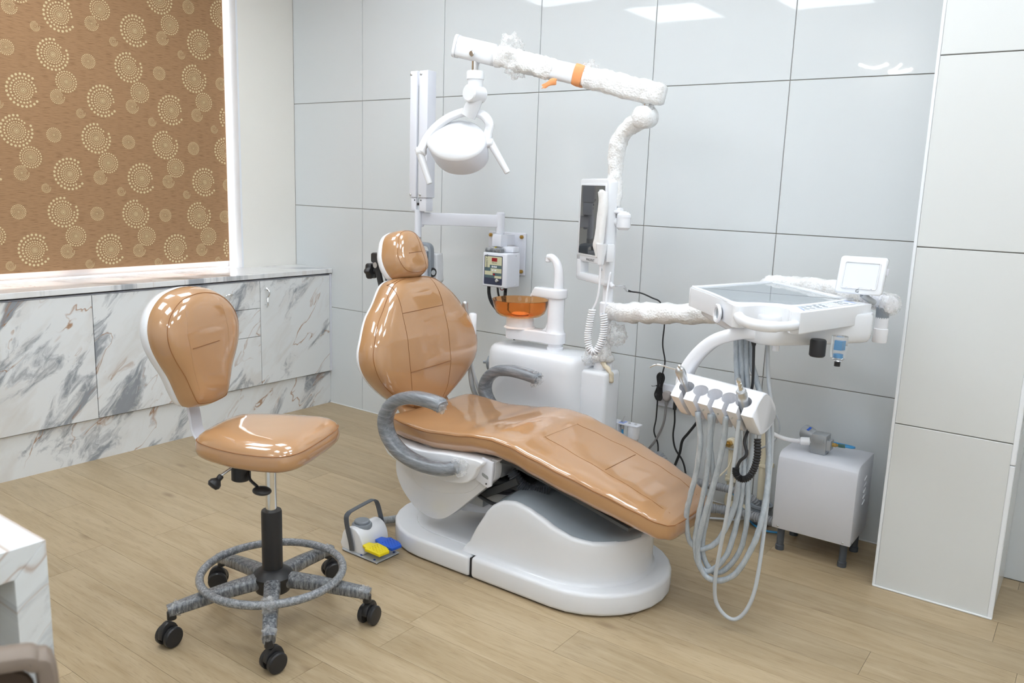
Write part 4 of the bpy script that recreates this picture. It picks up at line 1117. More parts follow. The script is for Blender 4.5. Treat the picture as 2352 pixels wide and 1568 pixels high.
# yoke
yk = [(-.160, -.022, -.022), (-.122, .030, .012), (-.078, .063, .036), (-.020, .092, .051), (.050, .105, .056), (.110, .092, .046), (.137, .065, .020), (.130, .036, -.005), (.122, .006, -.022)]
mk('yoke', G().tube([hd(*p) for p in yk], 1, 16, 6, flat=(.012, .0185, tuple(n_), .5)), M['white'], la, ang=60)
for sd, a0 in ((-1, -.152), (1, .124)):
    mk('handle_boss', G().cyl(hd(a0 - sd * .012, -.018 + .02 * (sd > 0), -.028), hd(a0 + sd * .028, -.018 + .02 * (sd > 0), -.028), .0195, 22, .004), M['white'], la)
    b0 = hd(a0 + sd * .016, -.018 + .02 * (sd > 0), -.028)
    dn = V(.34, .10, -.93) if sd < 0 else V(.50, .20, -.84)
    dn = dn.normalized(); L_ = .135
    mk('handle', G().tube([b0 - dn * .012, b0 + dn * .03, b0 + dn * .07, b0 + dn * .11, b0 + dn * L_, b0 + dn * (L_ + .008)], lambda t: .0165 - .0045 * t if t < .93 else .012 * math.sqrt(max(0.02, 1 - ((t - .93) / .07) ** 2)), 14, 8), M['white'], la)
Lm = frame(hd(.042, -.088, -.058), w_, (v_ * .35 + n_ * .94), -(v_ * .94) + n_ * .35)
text_part('rim_label', 'LIGHT', .011, M['ink'], la, Lm)
mk('sensor_window', G().prism(rrect(.044, .056, -.0035, .0035, .003), -.0918, -.0905, lambda u, v, d: hd(u, d - .002, -.047 + v)), M['black'], la)

# ------------------------------------------------------------------ camera monitor on the post
mo = thing('camera_monitor', 'tall white tablet monitor with dark screen and carrying handle on the post', 'monitor', (.74, -.44, .97))
me_, mf_ = V(.845, -.507, 0), V(.628, -.373, 0)
mw = (me_ - mf_).normalized(); mn = V(mw.y, -mw.x, 0)          # face normal
if mn.dot(V(-.5, -.85, 0)) < 0: mn = -mn
W_ = (me_ - mf_).length
def mp_(u, v, d): return mf_ + mw * u + V(0, 0, v) + mn * d
g = G().prism(rrect(0, W_, 1.052, 1.392, .018), -.042, 0, mp_, .008, 3)
g.prism(rrect(0, .042, .985, 1.085, .012), -.042, 0, mp_, .008, 2).prism(rrect(W_ - .055, W_, .985, 1.085, .012), -.042, 0, mp_, .008, 2)
g.prism(rrect(0, W_, .972, 1.006, .014), -.042, 0, mp_, .008, 2)
mk('body', g, M['white'], mo)
mk('bezel', G().prism(rrect(.016, W_ - .016, 1.078, 1.372, .006), -.001, .003, mp_, .002, 2), M['white'], mo)
mk('screen', G().prism(rrect(.026, W_ - .026, 1.086, 1.364, .003), -.001, .0036, mp_), M['screen'], mo, label='dark reflective screen')
Lm = frame(mp_(W_ * .5, 1.064, .0006), mw, (0, 0, 1), mn)
text_part('lettering', 'WALDENT', .015, M['ink'], mo, Lm)
mk('switch', G().cyl(mp_(W_ - .026, 1.035, 0), mp_(W_ - .026, 1.035, .006), .006, 12), M['lgrey'], mo)
mk('socket', G().cyl(mp_(W_ - .01, .985, -.03), mp_(W_ + .012, .968, -.036), .010, 12), M['porcelain'], mo)
# camera wand in its holder on the monitor edge
ic = thing('intraoral_camera', 'white camera wand in a paper sleeve clipped to the monitor edge with coiled cord', 'dental camera', tuple(mp_(W_, 1.07, .03)))
mk('holder', G().tube([mp_(W_ + .022, 1.06, .032), mp_(W_ + .022, 1.10, .031), mp_(W_ + .022, 1.14, .031)], lambda t: .012 + .011 * t, 16, 4).box(-.02, .02, -.022, .012, 1.07, 1.14, .004, 2, frame(mp_(W_ + .012, 0, .0), mw, mn, (0, 0, 1))), M['white'], ic)
wp = [mp_(W_ + .012, 1.09, .03), mp_(W_ + .004, 1.13, .036), mp_(W_ + .010, 1.18, .036), mp_(W_ + .016, 1.24, .034), mp_(W_ + .016, 1.29, .032), mp_(W_ + .012, 1.335, .032), mp_(W_ + .012, 1.342, .032)]
g = G().tube(wp, lambda t: 1.0 if t < .9 else .75, 18, 6, flat=(.027, .015, tuple(mw), .8)); g.wobble(.004, 28, 3)
mk('sleeve', g, M['paper'], ic, ang=180, label='crumpled white paper sleeve')
c0 = mp_(W_ + .022, 1.06, .032)
mk('cable', G().tube([c0, c0 + V(.0, 0, -.08), c0 + V(-.006, -.003, -.14), c0 + V(-.022, -.008, -.18)], .0042, 8, 6), M['porcelain'], ic)
def coil(path, R_, r_, turns, n=6):
    P = spline(path, 20); m = len(P); per = 12; tot = int(turns * per); pts = []
    import bisect
    d = [0]
    for i in range(1, m): d.append(d[-1] + (P[i] - P[i - 1]).length)
    ref = Vector((1, .3, .2)).normalized()
    for k in range(tot + 1):
        s = d[-1] * k / tot; i = min(max(bisect.bisect_right(d, s) - 1, 0), m - 2)
        t = (s - d[i]) / max(d[i + 1] - d[i], 1e-9); p = P[i].lerp(P[i + 1], t); T = (P[i + 1] - P[i]).normalized()
        ref = (ref - T * ref.dot(T)).normalized(); b = T.cross(ref); a = 2 * PI * k / per
        pts.append(p + (ref * math.cos(a) + b * math.sin(a)) * R_)
    return G().tube(pts, r_, n, 1, smooth=False)
cc = c0 + V(-.022, -.008, -.18)
cp = [cc, cc + V(-.006, -.004, -.05), cc + V(-.010, -.008, -.11), cc + V(.004, -.01, -.158), cc + V(.028, -.005, -.165), cc + V(.046, .006, -.12), cc + V(.050, .012, -.06), cc + V(.044, .014, -.012)]
mk('coiled_cord', coil(cp, .0118, .0042, 38), M['porcelain'], ic, ang=80)
ce = cc + V(.044, .014, -.012)
mk('cable', G().tube([ce, ce + V(.004, .006, .05), ce + V(.002, .02, .11), ce + V(.004, .03, .16), mp_(W_ - .01, .975, -.03)], .0035, 8, 6), M['porcelain'], ic)

# bottle bracket behind the seat
bt = thing('bottle_bracket', 'white bracket with toggle switch and capped water bottle behind the seat', 'bottle holder', (.91, -.40, .1))
mk('bracket', G().prism(rrect(.862, .985, -.415, -.365, .008), .393, .399, lambda u, v, d: V(u, v, d), .001, 1).box(.893, .897, -.415, -.365, .25, .396), M['white_satin'], bt)
mk('toggle_switch', G().cyl((.905, -.392, .398), (.905, -.392, .406), .009, 6).tube([(.905, -.392, .404), (.912, -.390, .424)], .003, 8, smooth=False).cyl((.905, -.392, .37), (.905, -.392, .393), .008, 10), M['brushed'], bt)
mk('label_plate', G().box(.893, .918, -.411, -.372, .3991, .3996), M['bluestrip'], bt)
mk('bottle_cap', G().lathe([(.024, .338), (.026, .341), (.026, .392), (.024, .393)], (.955, -.388, 0), n=22), M['porcelain'], bt)
mk('bottle', G().lathe([(.024, .03), (.027, .04), (.027, .30), (.022, .325), (.021, .339)], (.955, -.388, 0), n=22), M['clear'], bt)
mk('tube', G().tube([(.905, -.392, .372), (.908, -.388, .33), (.925, -.385, .29), (.94, -.385, .26)], .0045, 8), M['bluetube'], bt)
for xx in (.935, .965): mk('screw', G().lathe([(.006, 0), (.006, .003), (.003, .005)], (xx, -.39, .399), n=10), M['brushed'], bt)
# ------------------------------------------------------------------ delivery table (instrument tray on jointed arm)
dt = thing('delivery_table', 'white dental instrument tray with handle, keypad and glass plate on a wrapped arm', 'instrument tray', (.86, -.455, .82))
ident = lambda u, v, d: V(u, v, d)
# jointed arm, bubble wrapped
mk('arm_root', G().cyl((PX - .006, PY, .835), (PX - .006, PY, .905), .032, 20, .006), M['porcelain'], dt)
g = G().tube([(.842, -.455, .868), (.93, -.47, .872), (1.05, -.475, .885), (1.18, -.45, .895), (1.30, -.40, .905), (1.37, -.30, .915), (1.40, -.20, .925)], lambda t: .034 + .006 * min(1, t * 5), 20, 10)
g.wobble(.009, 25, 21); g.wobble(.004, 80, 22); mk('arm', g, M['bubble'], dt, ang=180)
g = G().cyl((1.40, -.19, .90), (1.40, -.19, 1.03), .038, 20, .01); g.wobble(.004, 40, 23); mk('elbow', g, M['bubble'], dt, ang=180)
g = G().tube([(1.39, -.18, 1.005), (1.46, -.205, 1.012), (1.55, -.25, 1.02), (1.65, -.315, 1.026), (1.74, -.375, 1.025), (1.80, -.41, 1.02)], lambda t: 1.05 - .15 * t, 20, 9, flat=(.036, .030, (0, 0, 1), .8))
g.wobble(.007, 28, 24); g.wobble(.003, 85, 25); mk('arm', g, M['bubble'], dt, ang=180)
g = G().tube([(1.77, -.392, 1.022), (1.83, -.43, 1.018), (1.875, -.455, 1.012)], 1, 18, 6, flat=(.034, .026, (0, 0, 1), .8)); mk('arm_cover', g, M['haze_film'], dt)
mk('arm_end', G().tube([(1.74, -.375, 1.022), (1.83, -.43, 1.016), (1.88, -.458, 1.01)], 1, 18, 5, flat=(.026, .02, (0, 0, 1), .8)), M['white_satin'], dt)
mk('end_disc', G().lathe([(.018, 0), (.030, .003), (.037, .010), (.038, .02), (.034, .03), (.02, .036)], (1.885, -.475, 1.012), (.75, -.62, 0), n=28), M['haze_film'], dt)
mk('end_cap', G().lathe([(.018, 0), (.028, .003), (.031, .012), (.026, .026), (.015, .03)], (1.885, -.473, 1.010), (.75, -.62, 0), n=28), M['porcelain'], dt)
mk('swivel', G().cyl((1.878, -.485, .965), (1.878, -.485, 1.0), .021, 18), M['mgrey'], dt)
mk('swivel_sleeve', G().lathe([(.022, .885), (.0235, .89), (.0235, .93), (.021, .932), (.021, .968)], (1.878, -.485, 0), n=20), M['porcelain'], dt)
# tray body
low = out2([(1.335, -.68), (1.352, -.62), (1.44, -.36), (1.50, -.33), (1.82, -.545), (1.868, -.585), (1.880, -.63), (1.865, -.675), (1.715, -.895), (1.66, -.945), (1.61, -.935), (1.50, -.845), (1.37, -.735)], 4)
rings = []
cx_, cy_ = 1.62, -.68
for z, s_ in ((0, .93), (.003, .965), (.012, .99), (.028, 1.0), (.085, 1.0), (.092, .985)):
    rings.append([V(cx_ + (u - cx_) * s_, cy_ + (v - cy_) * s_, .903 + .028 * min(max((1.56 - u) / .2, 0), 1) * (1 - z / .095) + z) for u, v in low])
mk('lower_shell', G().loft(rings), M['white'], dt, ang=60)
upo = [(1.283, -.668), (1.292, -.63), (1.405, -.265), (1.438, -.245), (1.475, -.265), (1.80, -.565), (1.842, -.61), (1.842, -.64), (1.775, -.94), (1.757, -.985), (1.735, -.985), (1.705, -.935), (1.66, -.915), (1.62, -.945), (1.597, -1.005), (1.575, -1.008), (1.555, -.985), (1.50, -.91), (1.40, -.795), (1.31, -.70)]
upo = out2(upo, 3)
mk('upper_shell', G().prism(upo, .957, 1.0215, ident, .009, 3), M['white'], dt, ang=50)
fo = [(1.735, -.985), (1.745, -.995), (1.765, -.993), (1.776, -.975), (1.862, -.64), (1.860, -.615), (1.845, -.602), (1.80, -.60), (1.72, -.80), (1.71, -.90)]
mk('keypad_block', G().prism(out2(fo, 4), .962, 1.0225, ident, .008, 3), M['white'], dt, ang=50)
pl = out2([(1.312, -.665), (1.325, -.625), (1.422, -.295), (1.445, -.278), (1.475, -.295), (1.745, -.555), (1.765, -.585), (1.70, -.86), (1.665, -.885), (1.62, -.90), (1.575, -.935), (1.545, -.925), (1.49, -.865), (1.40, -.765)], 4)
mk('glass_plate', G().prism(pl, 1.0205, 1.0232, ident, .001, 1), M['glassplate'], dt, label='grey glass tray plate')
mk('tray_rim', G().tube([V(u, v, 1.0225) for u, v in out2([(1.296, -.668), (1.306, -.63), (1.412, -.277), (1.442, -.260), (1.477, -.28), (1.765, -.548), (1.785, -.58), (1.72, -.875), (1.665, -.90), (1.61, -.93), (1.572, -.968), (1.54, -.95), (1.48, -.875), (1.40, -.78)], 4)], .0065, 10, 1, closed=True, smooth=False), M['white'], dt, ang=80)
hb = mk('handle', G().tube([(1.578, -.985, .992), (1.61, -1.035, .987), (1.655, -1.07, .984), (1.70, -1.075, .983), (1.738, -1.03, .983), (1.765, -.955, .985)], lambda t: .0165 if t < .7 else .0145, 16, 7), M['white'], dt, ang=70)
# keypad
def kp_(a, b): # a along the front edge 0..1, b inwards 0..1
    p = V(1.765, -.970, 0).lerp(V(1.838, -.640, 0), a); q = V(1.715, -.880, 0).lerp(V(1.775, -.588, 0), a)
    r = p.lerp(q, b); return V(r.x, r.y, 1.0228)
g = G(); g.add([kp_(.02, .06), kp_(.98, .06), kp_(.98, .94), kp_(.02, .94)] + [p + V(0, 0, .0006) for p in (kp_(.02, .06), kp_(.98, .06), kp_(.98, .94), kp_(.02, .94))], [[0, 1, 2, 3], [4, 5, 6, 7], [0, 1, 5, 4], [1, 2, 6, 5], [2, 3, 7, 6], [3, 0, 4, 7]])
kpd = mk('keypad', g, M['viewer'], dt, False)
for a0, a1 in ((.025, .045), (.94, .975)):
    g = G(); g.add([kp_(a0, .1) + V(0, 0, .0009), kp_(a1, .1) + V(0, 0, .0009), kp_(a1, .9) + V(0, 0, .0009), kp_(a0, .9) + V(0, 0, .0009)], [[0, 1, 2, 3]]); mk('print_strip', g, M['bluestrip'], kpd, False)
for i, (a, b) in enumerate([(.10, .30), (.10, .68), (.20, .30), (.20, .68), (.31, .25), (.31, .52), (.31, .8), (.42, .25), (.42, .52), (.42, .8), (.54, .5), (.62, .3), (.62, .7), (.74, .35), (.74, .7), (.83, .3), (.83, .7)]):
    p = kp_(a, b); mk('key', G().lathe([(.0085, .0004), (.0085, .0012), (.0075, .0016)], p, n=14), M['mgrey'] if i not in (10, 11, 12) else M['lgrey'], kpd)
# gauge on the left wall
gn = V(-.75, -.66, 0).normalized(); gc = V(1.487, -.905, .978)
mk('gauge_ring', G().lathe([(.019, -.004), (.030, .002), (.031, .008), (.027, .0105), (.020, .009), (.0185, .003)], gc, gn, n=30, cap=False), M['porcelain'], dt)
mk('gauge_face', G().lathe([(.0195, .0), (.0195, .003)], gc, gn, n=24), M['glassplate'], dt)
# underside fittings
mk('black_knob', G().lathe([(.020, .0), (.0235, .004), (.0235, .048), (.021, .052)], (1.785, -.86, .878), n=22), M['black'], dt)
mk('filter_bowl', G().lathe([(.012, .0), (.021, .008), (.0245, .03), (.0235, .06), (.0235, .075)], (1.838, -.83, .868), n=22), M['clear'], dt)
mk('filter_core', G().lathe([(.011, .01), (.011, .022), (.006, .024)], (1.838, -.83, .868), n=12).box(1.828, 1.848, -.84, -.82, .902, .93), M['bluetube'], dt)
mk('drain_screw', G().cyl((1.838, -.83, .852), (1.838, -.83, .866), .009, 10), M['black'], dt)
mk('stud', G().cyl((1.668, -.885, .882), (1.668, -.885, .91), .011, 14), M['porcelain'], dt)
# curved hanger and instrument holder
mk('hanger', G().tube([(1.62, -.90, .935), (1.575, -.935, .932), (1.51, -.95, .906), (1.464, -.955, .866), (1.430, -.96, .815), (1.415, -.965, .768), (1.422, -.975, .728)], 1, 14, 8, flat=(.032, .020, (0, -1, .0), .45)), M['porcelain'], dt, ang=50)
def hz_(x): return .022 * (1.69 - x) / .27
sec = [(-1.055, .762), (-1.015, .776), (-.97, .764), (-.915, .728), (-.888, .692), (-.905, .664), (-.955, .648), (-1.005, .645), (-1.035, .657), (-1.102, .715), (-1.105, .724), (-1.085, .742)]
sec = out2(sec, 3)
rings = []
for x, s_ in ((1.432, .93), (1.435, .97), (1.440, 1.0), (1.683, 1.0), (1.688, .975), (1.691, .93)):
    rings.append([V(x, -.995 + (a + .995) * s_, .71 + (b - .71) * s_ + hz_(x)) for a, b in sec])
hold = mk('instrument_holder', G().loft(rings), M['porcelain'], dt, ang=45)
ax = V(0.0, -.60, .80).normalized(); slot_x = [1.470, 1.516, 1.561, 1.606, 1.650]
cut = G()
for x in slot_x:
    c = V(x, -1.045, .715 + hz_(x))
    cut.lathe([(.013, -.12), (.0135, -.015), (.0225, .02), (.0235, .09)], c, ax, n=28)
    # open channel towards the patient
    fwd_ = V(0, -.80, -.60)
    bq = [c + ax * -.12, c + ax * .09]
    for s_ in (0,):
        w2 = .0075
        vs_ = [c + ax * -.12 + V(-w2, 0, 0), c + ax * -.12 + V(w2, 0, 0), c + ax * .09 + V(w2, 0, 0), c + ax * .09 + V(-w2, 0, 0)]
        cut.add(vs_ + [p + fwd_ * .12 for p in vs_], [[0, 1, 2, 3], [7, 6, 5, 4], [0, 4, 5, 1], [1, 5, 6, 2], [2, 6, 7, 3], [3, 7, 4, 0]])
cob = mk('cutter', cut, M['porcelain'], dt)
bmod = hold.modifiers.new('cut', 'BOOLEAN'); bmod.operation = 'DIFFERENCE'; bmod.object = cob; bmod.solver = 'EXACT'; bmod.use_self = True
dg = bpy.context.evaluated_depsgraph_get(); dg.update()
nm = bpy.data.meshes.new_from_object(hold.evaluated_get(dg))
hold.modifiers.clear(); hold.data = nm
bpy.data.objects.remove(cob, do_unlink=True)
nm.shade_smooth(); nm.set_sharp_from_angle(angle=math.radians(35))
for i, x in enumerate(slot_x[1:4]): mk('screw', G().cyl((x + .024, -1.098, .70 + hz_(x)), (x + .024, -1.106, .70 + hz_(x)), .0028, 8), M['brushed'], hold)

# film viewer standing on the right corner
fv = thing('film_viewer', 'small white square film viewer lamp standing at the tray corner', 'film viewer', (1.82, -.60, 1.02))
th = math.radians(6)
def fv_(u, v, d): return V(1.824 + u * math.cos(th) - d * math.sin(th) * -1, -.605 + u * math.sin(th) - d * math.cos(th) + v * .16, 1.047 + v)
mk('case', G().prism([(a + (b - .06) * .05, b) for a, b in rrect(-.070, .070, 0, .118, .010)], -.034, 0, fv_, .006, 3), M['white'], fv)
mk('opal_panel', G().prism([(a + (b - .06) * .05, b) for a, b in rrect(-.050, .048, .022, .098, .004)], -.001, .0012, fv_), M['viewer'], fv)
mk('bezel', G().tube([fv_(a + (b - .06) * .05, b, .001) for a, b in rrect(-.053, .051, .019, .101, .005)], .0025, 6, 1, closed=True, smooth=False), M['white'], fv)
for u in (-.038, -.002, .035): mk('clip_pin', G().ball(fv_(u, .021, .003), .0028, 10, 6), M['porcelain'], fv)
mk('rocker_switch', G().box(-.006, .006, -.004, .004, -.010, .010, .001, 1, frame(fv_(.0735, .075, -.018), (0, 1, 0), (1, 0, 0), (0, 0, 1))), M['white_satin'], fv)
text_part('emblem', 'G', .014, M['ink'], fv, frame(fv_(-.005, .0105, .0015), (math.cos(th), math.sin(th), 0), (0, .16, 1), (math.sin(th), -math.cos(th), .16)))
mk('stalk', G().tube([fv_(.01, .0, -.016), (1.845, -.575, 1.035), (1.862, -.55, 1.02)], .010, 12, 5), M['lgrey'], fv)

# hoses looping from the holder up under the tray
h1 = [(1.51, -1.07, 0.697), (1.522, -1.061, 0.609), (1.514, -1.052, 0.507), (1.496, -1.044, 0.415), (1.485, -1.035, 0.337), (1.495, -1.026, 0.271), (1.52, -1.018, 0.242), (1.548, -1.009, 0.247), (1.582, -1.0, 0.28), (1.605, -0.991, 0.342), (1.621, -0.982, 0.415), (1.619, -0.974, 0.511), (1.606, -0.965, 0.618), (1.587, -0.945, 0.682), (1.561, -0.89, 0.76), (1.544, -0.87, 0.823), (1.53, -0.86, 0.93)]
h2 = [(1.551, -1.07, 0.698), (1.551, -1.06, 0.615), (1.546, -1.05, 0.486), (1.529, -1.04, 0.365), (1.519, -1.03, 0.272), (1.529, -1.02, 0.198), (1.552, -1.01, 0.172), (1.576, -1.0, 0.183), (1.608, -0.99, 0.233), (1.622, -0.98, 0.3), (1.631, -0.97, 0.399), (1.627, -0.955, 0.509), (1.597, -0.885, 0.62), (1.568, -0.87, 0.757), (1.545, -0.86, 0.93)]
h3 = [(1.6, -1.07, 0.701), (1.595, -1.061, 0.624), (1.578, -1.052, 0.508), (1.552, -1.044, 0.387), (1.532, -1.035, 0.278), (1.534, -1.026, 0.202), (1.564, -1.018, 0.156), (1.61, -1.009, 0.158), (1.653, -1.0, 0.2), (1.69, -0.991, 0.294), (1.703, -0.97, 0.38), (1.697, -0.93, 0.48), (1.676, -0.89, 0.584), (1.653, -0.87, 0.669), (1.612, -0.86, 0.769), (1.586, -0.85, 0.83), (1.575, -0.845, 0.93)]
h4 = [(1.643, -1.08, 0.70), (1.638, -1.075, 0.566), (1.624, -1.06, 0.395), (1.607, -1.045, 0.273), (1.595, -1.033, 0.165), (1.6, -1.023, 0.089), (1.629, -1.014, 0.048), (1.661, -1.005, 0.042), (1.689, -0.995, 0.079), (1.707, -0.986, 0.154), (1.709, -0.965, 0.281), (1.695, -0.91, 0.437), (1.68, -0.87, 0.579), (1.665, -0.86, 0.693), (1.645, -0.86, 0.798), (1.631, -0.86, 0.93)]
def off(P, dx, dy, dz): return [(x + dx, y + dy, max(z + dz, .04)) for x, y, z in P]
def wrapped(P, r_, seed):
    g_ = G().tube(P, r_, 12, 6); g_.wobble(.0018, 55, seed); mk('hose', g_, M['hose_film'], dt, ang=180, label='grey instrument hose in clear film')
wrapped(h1, .0088, 61); wrapped(h2, .0088, 62); wrapped(h3, .0092, 63)
wrapped([(1.556, -1.055, .70), (1.55, -1.05, .60), (1.56, -1.03, .48), (1.548, -1.02, .36), (1.535, -1.01, .26), (1.545, -1.0, .20), (1.575, -.99, .165), (1.612, -.98, .19), (1.645, -.97, .26), (1.655, -.965, .36), (1.645, -.955, .47), (1.632, -.92, .60), (1.60, -.875, .70), (1.575, -.86, .80), (1.56, -.855, .93)], .0085, 64)
mk('hose', G().tube(h4, .0062, 10, 7), M['lgrey'], dt, label='thin grey hose in the longest loop')
mk('black_cord', G().tube([(1.595, -.88, .935), (1.602, -.885, .86), (1.608, -.89, .79), (1.606, -.885, .755), (1.598, -.88, .742)], lambda t: .0085 if t < .16 else .0045, 10, 6), M['black'], dt)
mk('coiled_black_cord', coil([(1.60, -.88, .745), (1.602, -.885, .715), (1.605, -.89, .69)], .007, .0035, 4), M['black'], dt)

# handpieces sitting in the holder
sy = thing('air_water_syringe', 'silver air-water syringe with thin bent nozzle in the leftmost holder slot', 'syringe', (slot_x[0], -1.045, .70))
c = V(slot_x[0], -1.045, .715 + hz_(slot_x[0])); t_ = (ax + V(-.12, 0, .12)).normalized()
mk('body', G().tube([c - t_ * .05, c + t_ * .02, c + t_ * .055, c + t_ * .085, c + t_ * .105], lambda t: .0095 + (.006 * (t > .35) * min(1, (t - .35) * 2)), 16, 6).ball(c + t_ * .105, .0155, 16, 10), M['silver'], sy)
tp = c + t_ * .108
mk('nozzle', G().tube([tp, tp + V(-.03, -.004, .004), tp + V(-.06, -.008, .008), tp + V(-.078, -.01, .006), tp + V(-.094, -.012, -.004)], lambda t: .0032 - .001 * t, 10, 5), M['chrome'], sy)
for s_ in (-1, 1): mk('button', G().ball(tp + V(.006 + .004 * s_, -.010, .010 - .004 * s_), .0058, 12, 8), M['chrome'], sy)
ms = thing('micromotor_handpiece', 'silver micromotor handpiece standing in the rightmost holder slot', 'handpiece', (slot_x[4], -1.05, .70))
c = V(slot_x[4], -1.047, .715 + hz_(slot_x[4])); t_ = (ax + V(-.10, 0, .3)).normalized()
mk('body', G().lathe([(.009, -.06), (.0115, -.05), (.0135, 0), (.0155, .045), (.0165, .068), (.0150, .072), (.0150, .079), (.0125, .082)], c, t_, n=24), M['silver'], ms)
mk('nose', G().lathe([(.0078, .082), (.0078, .098), (.0066, .0985), (.0066, .1005), (.0075, .101), (.0075, .110), (.0064, .1105), (.0064, .113), (.0072, .1135), (.0072, .122), (.006, .124)], c, t_, n=18), M['chrome'], ms)
cord = [c - t_ * .06, c + V(.008, -.012, -.085), V(1.672, -1.07, .60), V(1.655, -1.075, .575), V(1.648, -1.078, .548)]
mk('cord', G().tube(cord, .0048, 10, 6), M['black'], ms)
e = V(1.648, -1.078, .548)
mk('strain_relief', G().tube([e + V(-.002, 0, .006), e + V(0, 0, -.012), e + V(.014, .004, -.026), e + V(.034, .01, -.018), e + V(.046, .02, .012), e + V(.048, .03, .05), e + V(.042, .036, .095)], lambda t: .0098 + .0014 * math.sin(t * 190), 12, 22), M['black_rub'], ms)
# ------------------------------------------------------------------ wall-mounted x-ray unit
xr = thing('xray_unit', 'white wall-mounted dental x-ray machine with folding arm and digital control box', 'x-ray machine', (.0, -.05, .95))
mk('wall_plate', G().prism(rrect(-.122, .108, .915, 1.125, .004), -.012, -.0005, f_xz, .002, 1), M['white_satin'], xr)
for bx, bz in ((-.105, 1.106), (.088, 1.106), (.092, .935), (-.105, .935)):
    mk('bolt', G().cyl((bx, -.022, bz), (bx, -.012, bz), .010, 6).lathe([(.004, 0), (.004, .006), (.002, .007)], (bx, -.022, bz), (0, -1, 0), 8), M['brass'], xr)
mk('pivot_block', G().box(.008, .062, -.152, -.098, 1.060, 1.120, .004, 2).box(.028, .042, -.10, -.012, 1.065, 1.115), M['white_satin'], xr)
mk('pivot_tube', G().cyl((.035, -.125, 1.118), (.035, -.125, 1.225), .021, 20, .005), M['white_satin'], xr)
bA, bB = V(.035, -.125, 0), V(-.285, -.350, 0); bd = (bB - bA).normalized(); bn = V(-bd.y, bd.x, 0)
def xb(u, v, d): return bA + bd * u + bn * d + V(0, 0, v)
mk('arm', G().prism(rrect(.0, (bB - bA).length, 1.153, 1.212, .006), -.016, .016, xb, .004, 2), M['white_satin'], xr)
mk('arm_pivot', G().cyl((bB.x, bB.y, 1.142), (bB.x, bB.y, 1.245), .019, 18, .004), M['white_satin'], xr)
# folded spring arm: two grooved covers with a rod between
cx0, cx1, cy0_, cy1_ = -.328, -.216, -.385, -.325
mk('spring_cover', G().box(cx0, cx0 + .044, cy0_, cy1_, 1.283, 1.868, .004, 2), M['white_satin'], xr)
mk('spring_cover', G().box(cx0 + .058, cx1, cy0_, cy1_, 1.283, 1.868, .004, 2), M['white_satin'], xr)
mk('cover_back', G().box(cx0 + .02, cx1 - .02, cy0_ + .03, cy1_ + .002, 1.30, 1.86), M['white_satin'], xr)
mk('cover_cap', G().box(cx0 + .044, cx0 + .058, cy0_ + .008, cy1_, 1.80, 1.862, .002), M['white_satin'], xr)
mk('rod', G().cyl((cx0 + .051, cy0_ + .014, 1.20), (cx0 + .051, cy0_ + .014, 1.80), .0065, 12), M['lgrey'], xr)
mk('knuckle', G().box(cx0 + .008, cx0 + .042, cy0_ + .006, cy1_ - .004, 1.218, 1.283, .004).box(cx0 + .060, cx1 - .006, cy0_ + .006, cy1_ - .004, 1.218, 1.283, .004), M['white_satin'], xr)
mk('black_collar', G().cyl((cx0 + .051, cy0_ + .014, 1.246), (cx0 + .051, cy0_ + .014, 1.258), .0085, 12), M['black'], xr)
for bx, bz in ((cx0 + .008, 1.852), (cx1 - .042, 1.852), (cx0 + .010, 1.296), (cx1 - .040, 1.296)):
    mk('screw', G().lathe([(.0058, 0), (.0058, .002), (.003, .004)], (bx, cy0_, bz), (0, -1, 0), 10), M['brushed'], xr)
for bx in (cx0 + .032, cx0 + .072): mk('screw', G().lathe([(.004, 0), (.003, .002)], (bx, cy0_ + .006, 1.27), (0, -1, 0), 8), M['dgrey'], xr)
rx, ry = cx0 + .046, cy0_ + .016
mk('drop_rod', G().cyl((rx, ry, 1.095), (rx, ry, 1.225), .0165, 18), M['white_satin'], xr)
mk('chrome_collar', G().cyl((rx, ry, 1.066), (rx, ry, 1.096), .0175, 18, .003), M['brushed'], xr)
ykw = V(.92, .38, 0).normalized(); hc0 = V(rx - .006, ry, 0)
yp = [(-.075, .905), (-.075, .98), (-.074, 1.035), (-.062, 1.056), (-.035, 1.061), (.035, 1.061), (.062, 1.056), (.074, 1.035), (.075, .98), (.075, .905)]
mk('yoke', G().tube([hc0 + ykw * u + V(0, 0, z) for u, z in yp], 1, 12, 5, flat=(.026, .008, (-.38, .92, 0), .35)), M['mgrey'], xr, ang=40, label='grey u-shaped yoke')
def xh(u, v, d): return hc0 + ykw * u + V(-.38, .92, 0) * d + V(0, 0, v)
mk('tube_head', G().prism(out2([(-.062, .87), (.062, .87), (.068, .90), (.060, 1.018), (.05, 1.026), (-.05, 1.026), (-.060, 1.018), (-.068, .90)], 2), -.075, .06, xh, .012, 3), M['white_satin'], xr)
mk('rear_shell', G().prism(out2([(-.07, .86), (.088, .86), (.098, .90), (.094, 1.0), (.08, 1.012), (-.07, 1.012)], 2), .03, .13, xh, .012, 3), M['white'], xr)
for s_ in (-1, 1):
    mk('tilt_knob', G().lathe([(.020, -.008), (.0235, -.004), (.0235, .010), (.020, .014)], hc0 + ykw * (s_ * .078) + V(0, 0, .925), ykw * s_ + V(.2, -.6, 0), 24), M['black'], xr)
    mk('knob_face', G().lathe([(.0125, .0), (.0125, .0155), (.004, .016)], hc0 + ykw * (s_ * .078) + V(0, 0, .925), ykw * s_ + V(.2, -.6, 0), 20), M['lgrey'], xr)
